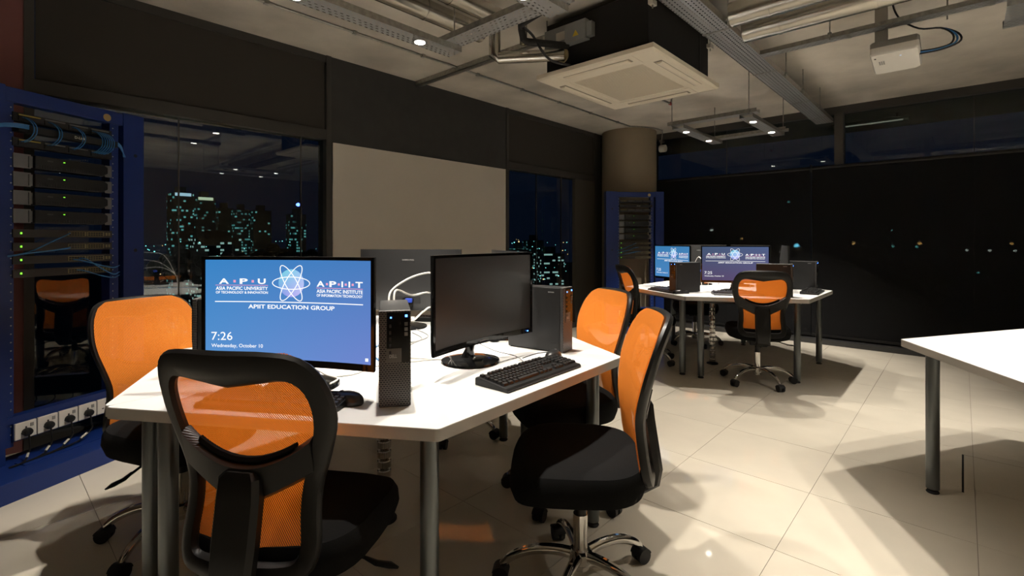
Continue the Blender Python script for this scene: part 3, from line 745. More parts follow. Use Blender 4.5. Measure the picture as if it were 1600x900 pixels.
# ------------------------------------------------------------------ network racks
def post(m, x0, x1):
    m.b2((x0, 0, .10), (x1, .006, 2.03)); m.b2((x0, .006, .10), (x0 + .004, .10, 2.03)); m.b2((x1 - .004, .006, .10), (x1, .10, 2.03)); m.b2((x0 + .004, .094, .10), (x1 - .004, .10, 2.03))
    m.b2((x0, 0, 2.03), (x1, .10, 2.036))
def rail(m, x0, x1):
    m.b2((x0, .012, .18), (x1, .016, 1.96)); m.b2((x0 if x0 > 0 else x1 - .004, .016, .18), ((x0 if x0 > 0 else x1 - .004) + .004, .08, 1.96))
def holes(m, x):
    for k in range(40): m.b2((x - .003, .0105, .24 + .0432 * k), (x + .003, .0125, .246 + .0432 * k))
def dark_holes(m, x):
    for k in range(14): m.b2((x - .006, .03, .45 + .11 * k), (x + .006, .07, .49 + .11 * k))
def rack(loc, rz, label, s=1.0, sockets=True, near=True):
    t = thing('network_rack', label, 'rack', loc, rz, 'blue open network racks'); t.scale = (s, s, s)
    part('base', bx((-.47, -.24, 0), (.47, .125, .10)), M['blue'], t, key='rk_base', bevel=.003)
    part('base_step', bx((-.25, -.10, .10), (.25, -.02, .104)), M['blue'], t, key='rk_step')
    for x0, x1 in ((-.435, -.275), (.308, .435)):
        p = part('post', lambda m: post(m, x0, x1), M['blue'], t, key='rk_post%.2f' % x0)
        for zz in (.62, 1.18, 1.78):
            part('bolt_hole', lambda m: m.cyl((0, -.0012, 0), (0, .0005, 0), .011, 12), M['port'], p, key='rk_bolt', loc=((x0 + x1) / 2 + .01, 0, zz))
    for x0, x1 in ((-.275, -.235), (.235, .285)):
        p = part('mount_rail', lambda m: rail(m, x0, x1), M['blue'], t, key='rk_rail%.2f' % x0)
        part('rail_holes', lambda m: holes(m, (x0 + x1) / 2 - .008 * (1 if x0 > 0 else -1)), M['silver'], p, key='rk_hole%.2f' % x0)
    part('crossbar', bx((-.275, .004, 1.955), (.308, .06, 2.03)), M['blue'], t, key='rk_cross', bevel=.003)
    part('crossbar', bx((-.275, .004, .30), (.308, .06, .335)), M['blue'], t, key='rk_cross2')
    part('badge', lambda m: m.cyl((.215, .0035, 1.985), (.215, .006, 1.985), .022, 24), M['yellow'] if False else mat('gold_badge', (.36, .25, .10), .4, .3) if 'rk_badge' not in CACHE else None, t, key='rk_badge').scale = (1, 1, 1)
    st = part('socket_strip', bx((-.245, .0, .205), (.245, .04, .30)), M['blue'], t, key='rk_strip')
    for k in range(5):
        so = part('socket', lambda m: m.b2((-.0465, -.012, -.043), (.0465, 0, .043)), M['white'], st, key='rk_sock', loc=(-.196 + .098 * k, 0, .255), bevel=.003)
        part('switch', bx((.018, -.015, .012), (.032, -.012, .030)), M['greyp'], so, key='rk_sw')
        part('pin_hole', lambda m: (m.b2((-.004, -.0128, .006), (.004, -.0118, .018)), m.b2((-.022, -.0128, -.016), (-.010, -.0118, -.011)), m.b2((.010, -.0128, -.016), (.022, -.0118, -.011))), M['port'], so, key='rk_pin')
    return t
def in_rack(r, x, y, zz):
    m = Matrix.Translation(Vector(r.location)) @ Matrix.Rotation(r.rotation_euler[2], 4, 'Z') @ Matrix.Scale(r.scale[0], 4)
    return m @ Vector((x, y, zz))
def gear(r, name, label, cat, zz, group):
    t = thing(name, label, cat, in_rack(r, 0, .012, zz), r.rotation_euler[2], group); t.scale = r.scale; return t
def patch_panel(r, zz, label, tag_):
    t = gear(r, 'patch_panel', label, 'patch panel', zz, 'patch panels')
    part('plate', bx((-.242, -.006, -.022), (.242, 0, .022)), M['dark_gear'], t, key='pp_plate')
    part('backing', bx((-.225, 0, -.02), (.225, .05, .02)), M['port'], t, key='pp_back')
    for g in range(4):
        b = part('port_block', bx((-.048, -.012, -.016), (.048, -.006, .008)), M['port'], t, key='pp_blk', loc=(-.172 + .115 * g, 0, 0))
        part('label_strip', bx((-.048, -.0128, .009), (.048, -.006, .015)), mat('gold_strip', (.30, .23, .04), .6) if 'pp_lab0' not in CACHE and g == 0 else M['bracket'], b, key='pp_lab%d' % min(g, 1))
    return t
def cable_manager(r, zz, label):
    t = gear(r, 'cable_manager', label, 'cable manager', zz, 'cable managers')
    part('cover', bx((-.20, -.055, -.018), (.242, -.05, .018)), M['dark_gear'], t, key='cm_cov')
    part('duct', bx((-.242, -.05, -.018), (.242, 0, .018)), M['port'], t, key='cm_duct')
    lettering('D-Link', lambda a, b: (.01 + .055 * a, -.0556, -.007 + .014 * b), M['white'], t, bold=.02)
    return t
def router(r, zz, label):
    t = gear(r, 'router', label, 'router', zz, 'black routers in the racks')
    def body(m):
        P = [(-.16, -.005, -.035), (.17, -.005, -.035), (.205, -.005, -.015), (.205, -.005, .02), (.18, -.005, .035), (-.16, -.005, .035)]
        m.loft([[(x, -.03, zz_) for x, y, zz_ in P], [(x, .25 if r.scale[0] < 2 and False else .055, zz_) for x, y, zz_ in P]])
    ca = part('casing', body, M['dark_gear'], t, key='ro_body', bevel=.004)
    for s_ in (-1, 1):
        part('mount_bracket', lambda m: (m.b2((-.24, -.006, -.036), (-.165, 0, .038)), m.b2((-.165, -.006, -.02), (-.13, 0, .012)), m.b2((-.176, -.012, -.03), (-.16, .04, .03))) if s_ < 0 else (m.b2((.205, -.006, -.034), (.242, 0, .036)), m.b2((.2, -.01, -.03), (.208, .04, .03))), M['bracket'], t, key='ro_br%d' % s_)
    part('front_grille', lambda m: [m.b2((-.14 + .012 * k, -.0312, -.030), (-.132 + .012 * k, -.03, -.012)) for k in range(26)], M['port'], ca, key='ro_gr')
    part('status_light', bx((-.03, -.0322, .014), (-.022, -.03, .018)), M['led_g'], ca, key='ro_led')
    lettering('cisco', lambda a, b: (-.105 + .026 * a, -.0306, .010 + .010 * b), M['bracket'], ca, bold=.01)
    return t
def switch(r, zz, label, two=True):
    t = gear(r, 'network_switch', label, 'network switch', zz, 'network switches in the racks')
    ca = part('casing', bx((-.242, -.008, -.021), (.242, .05, .021)), mat('switch_casing', (.035, .03, .024), .45, .2) if 'sw_body' not in CACHE else None, t, key='sw_body')
    for g in range(2):
        b = part('port_block', bx((-.046, -.010, -.013), (.046, -.008, .013)), M['brass'], ca, key='sw_blk', loc=(.052 + .098 * g, 0, 0))
        part('ports', lambda m: [m.b2((-.041 + .0137 * k, -.0112, q), (-.030 + .0137 * k, -.0098, q + .009)) for k in range(6) for q in (-.0105, .001)], M['port'], b, key='sw_ports')
    part('uplink_ports', lambda m: [m.b2((.203 + .016 * k, -.0108, -.009), (.214 + .016 * k, -.008, .009)) for k in range(2)], M['brass'], ca, key='sw_up')
    part('status_light', bx((-.212, -.0096, -.004), (-.204, -.008, .006)), M['led_g'], ca, key='sw_led')
    return t
def plug_set(r):
    for k in range(4):
        x = -.196 + .098 * k
        t = thing('power_plug', ['leftmost', 'second', 'third', 'fourth'][k] + ' black power plug in the near rack sockets, counted from the left', 'plug', in_rack(r, x, -.012, .245), r.rotation_euler[2], 'black power plugs')
        part('body', lambda m: m.loft([[(.021 * sc * math.cos(2 * PI * q / 12), y, .02 * sc * math.sin(2 * PI * q / 12)) for q in range(12)] for sc, y in ((1, -.001), (1.05, -.014), (.85, -.026), (.5, -.030))]), M['black'], t, key='pl_body', smooth=True)
        L = [Vector((0, -.022, -.014)), Vector((.0, -.026, -.05)), Vector((-.005, -.035, -.09)), Vector((-.03 - .02 * k, -.05, -.128)), Vector((-.06 - .07 * k, -.055, -.138)), Vector((-.10 - .09 * k, -.05, -.139))]
        part('cord', lambda m: m.tube(catmull(L, 20), .0042, 6), M['black'], t, smooth=True)
        part('cord_label', lambda m: m.tube([L[2].lerp(L[3], .3), L[2].lerp(L[3], .75)], .006, 6), M['label'], t)
def fill_rack(r, near, where):
    patch_panel(r, 1.885, 'upper patch panel %s' % where, 0); patch_panel(r, 1.755, 'lower patch panel %s' % where, 0)
    cable_manager(r, 1.822, 'black cable manager strip %s' % where)
    for k, q in enumerate(('topmost', 'second highest', 'third highest', 'lowest')):
        router(r, 1.658 - .096 * k, '%s black router %s' % (q, where))
    for k, q in enumerate(('topmost', 'second highest', 'third highest', 'lowest')):
        switch(r, 1.280 - .070 * k, '%s network switch %s' % (q, where))
rk1 = rack((.346, 3.705, 0), R(27.1), 'tall blue network rack at the left edge')
fill_rack(rk1, True, 'in the tall blue rack at the left edge')
plug_set(rk1)
rk2 = rack((6.13, 3.32, 0), R(-42), 'distant blue network rack in front of the round column', .94)
fill_rack(rk2, False, 'in the distant blue rack by the column')
lab = 'thin blue patch cable looping between the patch panels of the near rack'
for g in range(4):
    for k in range(2 if g < 3 else 6):
        x = -.205 + .115 * g + .013 * k + (0 if g < 3 else -.01)
        p = [in_rack(rk1, x + dx, dy, zz) for dx, dy, zz in ((0, .0, 1.885), (.008, -.03, 1.872), (.016, -.056, 1.84), (.014, -.058, 1.80), (.004, -.035, 1.768), (-.004, 0, 1.758))]
        cable(p, .0024, M['cableb'], '%s blue patch cable from the left in the %s loop cluster of the near rack' % (('first', 'second', 'third', 'fourth', 'fifth', 'sixth')[k], ('leftmost', 'second', 'third', 'rightmost')[g]), 'blue patch cables of the near rack', 14)
for k in range(4):
    p = [in_rack(rk1, x, y, zz) for x, y, zz in ((-.20, -.04, 1.822 + .006 * k), (-.25, -.05, 1.82 + .006 * k), (-.30, -.04, 1.815 + .005 * k), (-.345, -.02, 1.80 + .004 * k), (-.36, -.006, 1.795 + .004 * k))]
    cable(p, .0032, M['cableb'], 'blue cable in the bundle leaving the left end of the near cable manager', 'left cable bundle of the near rack', 10)
for k in range(4):
    p = [in_rack(rk1, x, y, zz) for x, y, zz in ((.235, -.03, 1.822 + .006 * k), (.26, -.03, 1.815 + .006 * k), (.29, -.015, 1.79 + .005 * k), (.315 - .004 * k, -.005, 1.76))]
    cable(p, .0032, M['cableb'], 'blue cable in the bundle leaving the right end of the near cable manager', 'right cable bundle of the near rack', 10)
for k, (x, z0_, z1_) in enumerate(((.01, 1.284, 1.17), (.01, 1.205, 1.165), (.03, 1.135, 1.06), (.06, 1.14, 1.02), (.05, 1.075, 1.00))):
    if k < 2: P = ((x, .0, z0_), (x - .02, -.03, z0_ - .004), (-.10, -.05, (z0_ * .6 + z1_ * .4)), (-.20, -.03, z1_ + .01), (-.27, -.005, z1_ - .005))
    else: P = ((x, .0, z0_), (x + .02, -.03, z0_ - .006), (.14, -.055, z0_ * .5 + z1_ * .5), (.22, -.04, z1_ + .02), (.28, -.004, z1_ + .03))
    cable([in_rack(rk1, *q) for q in P], .0034, M['cableb'], ['blue cable sloping left from the topmost switch of the near rack', 'blue cable sloping left from the second switch of the near rack', 'blue cable sloping right from the third switch of the near rack', 'blue cable hanging lowest right of the near rack switches', 'blue cable sloping right from the lowest switch of the near rack'][k], 'blue cables of the near rack switches', 16)
for k in range(3):
    P = ((.02 + .03 * k, 0, 1.28 - .06 * k), (-.02, -.03, 1.27 - .06 * k), (-.12, -.05, 1.23 - .05 * k), (-.22, -.03, 1.19 - .04 * k), (-.27, -.005, 1.17 - .04 * k))
    cable([in_rack(rk2, *q) for q in P], .0036, M['cableb'], 'thin blue cable sloping across the switches of the distant rack', 'blue cables of the distant rack', 12)

# ------------------------------------------------------------------ ceiling services
def tray(label, p0, p1, z, wd, fl_=.035, rods=(), lip=True, group='perforated cable trays', plates=()):
    """perforated U tray, bottom at z, from p0 to p1, hung on rods"""
    p0, p1 = Vector(p0), Vector(p1); d = p1 - p0; L = d.length
    t = thing('cable_tray', label, 'cable tray', (p0.x, p0.y, z), math.atan2(d.y, d.x), group)
    part('tray_floor', bx((0, -wd / 2, 0), (L, wd / 2, .0018)), M['perf'], t)
    for s_ in (-1, 1):
        part('side_flange', bx((0, s_ * wd / 2 - .001, 0), (L, s_ * wd / 2 + .001, fl_)), M['galv'], t)
        part('flange_lip', bx((0, s_ * wd / 2 - (.010 if s_ > 0 else 0), fl_ - .002), (L, s_ * wd / 2 + (.010 if s_ < 0 else 0), fl_)), M['galv'], t)
    for q in plates: part('joint_plate', bx((q - .012, -wd / 2 - .004, -.003), (q + .012, wd / 2 + .004, 0)), M['galv'], t)
    for q, side in rods:
        yy = side * (wd / 2 + .022)
        part('hanger_rod', lambda m: m.cyl((q, yy, -.02), (q, yy, CEIL - z), .0045, 8), M['galv'], t)
        part('hanger_bracket', lambda m: (m.b2((q - .012, min(yy, side * wd / 2) - .0, .008), (q + .012, max(yy, side * wd / 2) + .006, .012)), m.b2((q - .012, yy - .008, .012), (q + .012, yy + .008, .03))), M['galv'], t)
    return t
def lamp(loc, label):
    t = thing('downlight', label, 'downlight', loc, 0, 'recessed downlights on the cable trays')
    part('trim_ring', lambda m: m.lathe([(.030, -.004), (.042, -.006), (.045, -.003), (.042, .0), (.040, .035), (.028, .04)]), M['galv'], t, key='dl_ring', smooth=True)
    part('lens', lambda m: m.lathe([(.001, -.0075), (.024, -.0072), (.030, -.0055), (.030, -.003), (.001, -.003)]), M['lens'], t, key='dl_lens', recalc=True)
    ld = bpy.data.lights.new('downlight_beam', 'SPOT'); ld.energy = LAMP_W; ld.color = LAMP_COL; ld.shadow_soft_size = .022; ld.spot_size = R(90); ld.spot_blend = .5
    lo = obj('downlight_beam', ld, t, (0, 0, -.02))
    return t
def light_frame(u0, u1, v0, v1, where, words, far=True):
    zt = 2.40
    ua, ub = u0 - .21, u1 + .27
    tray('perforated lamp tray on the left %s' % where, (ua, v1), (ub, v1), zt, .12, rods=())
    tray('perforated lamp tray on the right %s' % where, (ua, v0), (ub, v0), zt, .12, rods=())
    tray('near-end cross tray of the lamp frame %s' % where, (ua + .02, v1 + .10), (ua + .02, v0 - .10), zt + .037, .10, rods=((.06, -1), (v1 - v0 + .14, -1)))
    tray('far-end cross tray of the lamp frame %s' % where, (ub - .06, v1 + .10), (ub - .06, v0 - .10), zt + .037, .13, rods=((.06, 1), (v1 - v0 + .14, 1)))
    k = 0
    for u, v in ((u0, v1), (u1, v1), (u0, v0), (u1, v0)):
        lamp((u, v, zt - .0005), '%s downlight of the lamp frame %s' % (('near left', 'far left', 'near right', 'far right')[k], where)); k += 1
light_frame(5.12, 5.75, 1.505, 2.172, 'above the distant desk group', None)
light_frame(1.02, 1.748, 1.53, 2.33, 'above the near desk group', None)
light_frame(2.86, 3.50, -1.15, -.48, 'above the bare desk on the right', None)
light_frame(.35, 1.0, -3.2, -2.5, 'behind the camera, added for reflections and fill', None)  # unseen lamp frame, added for window reflections and fill light

tray('wide perforated tray running diagonally past the air conditioner', (1.9, 1.215), (6.86, 1.215), 2.64, .175, .045, rods=((1.35, -1), (2.75, -1), (3.35, -1), (4.1, -1)), plates=(1.45, 2.55, 3.75, 4.6))
tray('slim perforated channel crossing above the projector', (4.015, 1.12), (4.015, -1.6), 2.635, .085, .03, rods=((.45, -1), (1.05, 1)), plates=(.55, 1.25))
tray('broad perforated tray at the upper right corner of the view', (4.25, -.19), (4.25, -1.7), 2.60, .42, .05, rods=((.6, 1),))

for k in range(5):  # black cables added so the perforations of the wide tray look dark
    tag(part('added_cable', lambda m: m.tube(catmull([(2.0, 1.147 + .034 * k, 2.654), (3.2, 1.143 + .036 * k, 2.654), (4.4, 1.15 + .032 * k, 2.654), (6.8, 1.147 + .034 * k, 2.654)], 24), .0115, 8), M['rubber'], smooth=True),
        ['nearest', 'second', 'middle', 'fourth', 'farthest'][k] + ' added black cable darkening the holes in the wide tray, counted from the right', 'cable', 'added cables in the wide tray')
def run_pipe(name, label, cat, pts, r, m, n=16, group=None, seams=0, stubs=None):
    p0 = Vector(pts[0]); t = thing(name, label, cat, p0, 0, group)
    P = [Vector(p) - p0 for p in pts]
    part('pipe', lambda mb: mb.tube(P, r, n), m, t, smooth=True)
    if seams:
        for a, b in zip(P[:-1], P[1:]):
            L = (b - a).length; k = 0; 
            for i in range(int(L / seams)):
                q = a.lerp(b, (i + .5) * seams / L); d = (b - a).normalized() * .008
                part('seam_ring', lambda mb: mb.tube([q - d, q + d], r + .003, n), m, t, smooth=True)
    for s_ in stubs or ():
        q = Vector(s_) - p0; part('hanger_strap', lambda mb: mb.cyl(q, (q.x, q.y, CEIL - p0.z), .005, 8), M['galv'], t)
    return t
run_pipe('air_duct', 'round galvanised duct nearer the air conditioner at the top right', 'duct', [(3.30, 1.10, 2.70), (3.30, .6, 2.70), (3.30, -2.4, 2.70)], .078, M['duct'], 24, 'spiral ducts', .45, [(3.30, .2, 2.72), (3.30, -1, 2.72)])
run_pipe('air_duct', 'round galvanised duct farther from the air conditioner at the top right', 'duct', [(3.62, 1.12, 2.70), (3.62, .6, 2.70), (3.62, -2.4, 2.70)], .078, M['duct'], 24, 'spiral ducts', .45, [(3.62, .45, 2.72), (3.62, -.8, 2.72)])
run_pipe('air_duct', 'round galvanised duct nearer the window at the top left', 'duct', [(-.8, 2.55, 2.73), (2.45, 2.55, 2.73)], .065, M['duct'], 24, 'spiral ducts', .5, [(1.3, 2.55, 2.74)])
run_pipe('air_duct', 'round galvanised duct nearer the middle at the top left', 'duct', [(-.8, 2.30, 2.74), (2.40, 2.30, 2.74)], .060, M['duct'], 24, 'spiral ducts', .5, [(1.3, 2.30, 2.75)])
run_pipe('vertical_pipe', 'silver elbow pipe running into the air conditioner', 'pipe', [(2.50, 2.46, CEIL), (2.50, 2.46, 2.56), (2.52, 2.44, 2.545), (2.79, 2.06, 2.545)], .042, M['duct'], 20)
run_pipe('vertical_pipe', 'short silver pipe dropping beside the elbow pipe', 'pipe', [(2.56, 2.24, CEIL), (2.56, 2.24, 2.60)], .026, M['duct'], 16)
run_pipe('insulated_pipe', 'black insulated pipe bending down to the air conditioner', 'pipe', [(2.30, 1.0, 2.72), (2.36, 1.8, 2.68), (2.42, 2.14, 2.665), (2.45, 2.16, 2.645), (2.47, 2.16, 2.585), (2.50, 2.15, 2.575), (2.79, 2.03, 2.60)], .024, M['acbody'], 12, None, 0, [(2.36, 1.8, 2.70)])
cable(catmull([(2.46, 2.15, 2.66), (2.53, 2.13, 2.62), (2.58, 2.09, 2.52), (2.66, 2.06, 2.465), (2.78, 2.00, 2.455)], 8), .009, M['rubber'], 'thick black hose curving in front of the silver pipe', 'ceiling cables')
t = thing('ceiling_channel', 'grey steel channel crossing the ceiling to the air conditioner', 'channel', (3.03, 4.08, CEIL), R(-90))
part('web', bx((.002, -.03, -.045), (2.9, .03, -.04)), M['galv'], t); part('flange', bx((.002, -.03, -.045), (2.9, -.026, 0)), M['galv'], t); part('flange', bx((.002, .026, -.045), (2.9, .03, 0)), M['galv'], t)
t = thing('conduit', 'thin grey conduit running along the ceiling beside the window wall', 'conduit', (-2.9, 3.44, CEIL - .012))
part('pipe', lambda m: m.cyl((0, 0, 0), (9.1, 0, 0), .010, 10), M['galv'], t, smooth=True)
for k in range(14): part('clip', bx((.3 + .65 * k, -.016, -.013), (.33 + .65 * k, .016, .012)), M['galv'], t)
t = thing('conduit', 'short conduit following the top of the round column', 'conduit', (6.2, 3.44, CEIL - .012))
part('pipe', lambda m: m.tube([(0, 0, 0), (.12, -.1, 0), (.30, -.20, 0), (.55, -.22, 0), (.76, -.12, 0), (.77, -.10, -.16)], .009, 8), M['galv'], t, smooth=True)
t = thing('ceiling_speaker', 'small white device on the column edge under the ceiling', 'sensor', (6.975, 3.32, 2.62), 0)
part('body', lambda m: m.cyl((0, -.05, 0), (0, .05, 0), .055, 20), M['white'], t, smooth=True, bevel=.012)
part('mount', lambda m: (m.cyl((0, .03, .05), (0, .03, .12), .014, 10), m.b2((-.02, .01, .10), (.085, .05, .13))), M['greyp'], t)
t = thing('sprinkler_pipe', 'thin sprinkler pipe with a red end cap near the ceiling', 'pipe', (4.5, 2.36, 2.74))
part('pipe', lambda m: m.cyl((-.75, 0, 0), (.62, 0, 0), .012, 10), M['galv'], t, smooth=True); part('red_cap', lambda m: m.cyl((.62, 0, 0), (.66, 0, 0), .017, 12), M['red'], t, smooth=True)
part('drop', lambda m: m.cyl((.66, 0, -.02), (.66, 0, .05), .007, 8), M['galv'], t)
for x in (.5, -.5): part('hanger_rod', lambda m: m.cyl((x, 0, 0), (x, 0, CEIL - 2.74), .0045, 8), M['galv'], t)

# air conditioner
t = thing('air_conditioner', 'cream square ceiling cassette air conditioner with black body', 'air conditioner', (3.30, 1.83, 2.40))
AX, AY = .53, .445
def ac_panel(m):
    for (x0, x1, y0, y1) in ((-AX, AX, -AY, -.30), (-AX, AX, .30, AY), (-AX, -.36, -.30, .30), (.36, AX, -.30, .30)): m.b2((x0, y0, 0), (x1, y1, .035))
pn = part('panel', ac_panel, M['ac'], t); bev(pn, .004)
part('panel_rim', lambda m: m.loft([[(-AX, -AY, .0), (AX, -AY, .0), (AX, AY, 0), (-AX, AY, 0)], [(-AX - .012, -AY - .012, .012), (AX + .012, -AY - .012, .012), (AX + .012, AY + .012, .012), (-AX - .012, AY + .012, .012)], [(-AX - .012, -AY - .012, .04), (AX + .012, -AY - .012, .04), (AX + .012, AY + .012, .04), (-AX - .012, AY + .012, .04)]], caps=False), M['ac'], t)
for s_ in (-1, 1):
    part('outlet_slot', bx((-.33, s_ * .38 - .028, -.002), (.33, s_ * .38 + .028, .001)), M['ac_dark'], pn)
    lo = part('louvre', lambda m: m.loft([[(x, s_ * .385 + .024 * math.cos(q) , -.004 - .010 * math.sin(q)) for q in [PI * i / 6 for i in range(7)]] for x in (-.32, .32)]), M['ac'], pn, smooth=True)
    part('outlet_slot', bx((s_ * .455 - .028, -.26, -.002), (s_ * .455 + .028, .26, .001)), M['ac_dark'], pn)
    part('louvre', lambda m: m.loft([[(s_ * .46 + .024 * math.cos(q), y, -.004 - .010 * math.sin(q)) for q in [PI * i / 6 for i in range(7)]] for y in (-.25, .25)]), M['ac'], pn, smooth=True)
gf = part('intake_grille', lambda m: (m.b2((-.36, -.30, .004), (.36, -.275, .02)), m.b2((-.36, .275, .004), (.36, .30, .02)), m.b2((-.36, -.275, .004), (-.335, .275, .02)), m.b2((.335, -.275, .004), (.36, .275, .02)), m.b2((-.335, -.275, .016), (.335, .275, .02))), M['ac'], t)
for k in range(44):
    part('grille_slat', bx((-.0035, -.274, .004), (.0035, .274, .016)), M['ac'], gf, key='ac_slat', loc=(-.328 + .01526 * k, 0, 0))
part('body', bx((-.49, -.40, .04), (.47, .40, .40)), M['acbody'], t)
part('body_seam', bx((.30, -.405, .04), (.312, -.398, .40)), M['port'], t)
cb = part('control_box', bx((-.545, .03, .20), (-.49, .38, .335)), M['greybox'], t, bevel=.003)
part('side_cover', bx((-.53, -.01, .215), (-.49, .03, .31)), M['greybox'], cb)
part('rating_label', bx((-.5462, .20, .235), (-.545, .275, .295)), M['label'], cb)
part('warning_sign', lambda m: m.add([(-.5458, .135, .235), (-.5458, .085, .235), (-.5458, .110, .275), (-.5451, .135, .235), (-.5451, .085, .235), (-.5451, .110, .275)], [(0, 1, 2), (3, 5, 4), (0, 3, 4, 1), (1, 4, 5, 2), (2, 5, 3, 0)]), M['yellow'], cb)
part('pipe_flange', lambda m: m.cyl((-.50, .26, .15), (-.49, .26, .15), .055, 16), mat('foam_insulation', (.35, .28, .14), .9), t)
for x, y in ((.47, -.40), (-.47, -.40), (.47, .40), (-.47, .40)):
    hb = part('hanger_bracket', bx((x - .03, y - (.03 if y < 0 else 0), .30), (x + .03, y + (.03 if y > 0 else 0), .33)), M['label'], t)
    part('hanger_rod', lambda m: m.cyl((x, y * 1.04, .28), (x, y * 1.04, CEIL - 2.40), .005, 8), M['galv'], hb)

# projector
t = thing('projector', 'white projector hanging under the slim channel at the upper right', 'projector', (4.06, .32, 2.455))
Mt = Matrix.Rotation(R(11), 3, 'Y')
def proj_body(m):
    P = round_poly([(-.14, -.125), (.12, -.125), (.14, -.10), (.14, .125), (-.14, .125)], .015)
    m.loft([[Mt @ Vector((x * s_, y * s_, zz)) for x, y in P] for s_, zz in ((.94, -.050), (1, -.038), (1, .002))])
b = part('body', proj_body, M['white'], t, smooth=True)
part('top_shell', lambda m: m.loft([[Mt @ Vector((x * s_, y * s_, zz)) for x, y in round_poly([(-.14, -.125), (.12, -.125), (.14, -.10), (.14, .125), (-.14, .125)], .015)] for s_, zz in ((1, .0021), (1, .035), (.93, .048))]), M['greyp'], t, smooth=True)
part('print_block', lambda m: [m.box(Mt @ Vector((-.04 + .010 * i, .06 + .011 * k, -.0508)), (.006, .008, .0012), M=Mt) for k in range(3) for i in range(5)], M['greyp'], b)
part('latch', lambda m: m.box(Mt @ Vector((-.09, .10, -.0508)), (.012, .01, .0015), M=Mt), M['port'], b)
part('lens_window', lambda m: m.box(Mt @ Vector((-.08, -.03, -.0508)), (.006, .010, .0012), M=Mt), emis('projector_led', (.6, .75, 1), 1.2), b)
part('vent', lambda m: [m.box(Mt @ Vector((-.1 + .022 * i, .1255, -.015)), (.012, .003, .03), M=Mt) for i in range(9)], M['port'], b)
part('mount_plate', bx((-.05, .03, .02), (.08, .12, .056)), M['greyp'], t)
part('mount_pole', bx((.02, .045, .05), (.055, .115, CEIL - 2.455)), mat('grey_pole', (.42, .40, .36), .5), t)
for k, (c, lab) in enumerate(((M['rubber'], 'black cable looping widest beside the projector'), (M['cableb'], 'blue cable looping beside the projector'), (M['rubber'], 'black cable looping tightest beside the projector'))):
    dd = .05 - .02 * k
    cable([(4.02, .20 , 2.42 + .008 * k), (4.02, .12 - dd * .5, 2.42 + .006 * k), (4.03, .06 - dd, 2.45), (4.05, .05 - dd * .6, 2.51), (4.07, .10, 2.57), (4.09, .20, 2.60), (4.10, .29, 2.68), (4.11, .33, 2.76), (4.11, .345, CEIL - .01)], .0055, c, lab, 'projector cables', 30)

# ------------------------------------------------------------------ outside, seen through the glass
def facade_mat(name, cell, thr, col, s, seed):
    m = bpy.data.materials.new(name); m.use_nodes = True; nt = m.node_tree; nt.nodes.clear(); L = nt.links.new
    tc = nt.nodes.new('ShaderNodeTexCoord'); sc_ = nt.nodes.new('ShaderNodeVectorMath'); sc_.operation = 'DIVIDE'; sc_.inputs[1].default_value = (cell[0], cell[0], cell[1]); L(tc.outputs['Object'], sc_.inputs[0])
    fl_ = nt.nodes.new('ShaderNodeVectorMath'); fl_.operation = 'FLOOR'; L(sc_.outputs[0], fl_.inputs[0])
    ad = nt.nodes.new('ShaderNodeVectorMath'); ad.operation = 'ADD'; ad.inputs[1].default_value = (seed, seed * 2, seed * 3); L(fl_.outputs[0], ad.inputs[0])
    wn = nt.nodes.new('ShaderNodeTexWhiteNoise'); L(ad.outputs[0], wn.inputs[0])
    gt = nt.nodes.new('ShaderNodeMath'); gt.operation = 'GREATER_THAN'; gt.inputs[1].default_value = thr; L(wn.outputs['Value'], gt.inputs[0])
    fr = nt.nodes.new('ShaderNodeVectorMath'); fr.operation = 'FRACTION'; L(sc_.outputs[0], fr.inputs[0]); spx = nt.nodes.new('ShaderNodeSeparateXYZ'); L(fr.outputs[0], spx.inputs[0])
    z1_ = nt.nodes.new('ShaderNodeMath'); z1_.operation = 'LESS_THAN'; z1_.inputs[1].default_value = .55; L(spx.outputs['Z'], z1_.inputs[0])
    mu = nt.nodes.new('ShaderNodeMath'); mu.operation = 'MULTIPLY'; L(gt.outputs[0], mu.inputs[0]); L(z1_.outputs[0], mu.inputs[1])
    ms = nt.nodes.new('ShaderNodeMath'); ms.operation = 'MULTIPLY'; ms.inputs[1].default_value = s; L(mu.outputs[0], ms.inputs[0])
    b = nt.nodes.new('ShaderNodeBsdfPrincipled'); b.inputs['Base Color'].default_value = (.03, .035, .04, 1); b.inputs['Roughness'].default_value = .8
    b.inputs['Emission Color'].default_value = (*col, 1); L(ms.outputs[0], b.inputs['Emission Strength'])
    o = nt.nodes.new('ShaderNodeOutputMaterial'); L(b.outputs[0], o.inputs[0]); return m
GZ = -22.0
tag(part('ground_outside', bx((-260, 5.5, GZ - 1), (420, 460, GZ)), mat('dark_ground', (.012, .014, .014), .9)), 'dark city ground far below the windows', 'ground', kind='structure')
def far_pt(bear, d): return Vector((d * math.cos(R(bear - 4.97)), d * math.sin(R(bear - 4.97)), 0))
TEAL = (.25, .85, .85)
def building(bear, d, wd, dp, h, label, mt, crown=None, name='tower_block'):
    p = far_pt(bear, d); t = thing(name, label, 'building', (p.x, p.y, GZ), R(bear - 90 + 12), 'city buildings at night')
    part('body', bx((-wd / 2, -dp / 2, 0), (wd / 2, dp / 2, h)), mt, t)
    part('roof_plant', bx((-wd / 5, -dp / 4, h), (wd / 5, dp / 4, h + 1.6)), mat('roof_dark', (.03, .03, .03), .9) if 'roofp' not in CACHE else None, t)
    if crown: part('roof_sign', bx((-wd * .4, -dp / 2 - .3, h - .75), (wd * .35, -dp / 2, h)), crown, t)
    return t
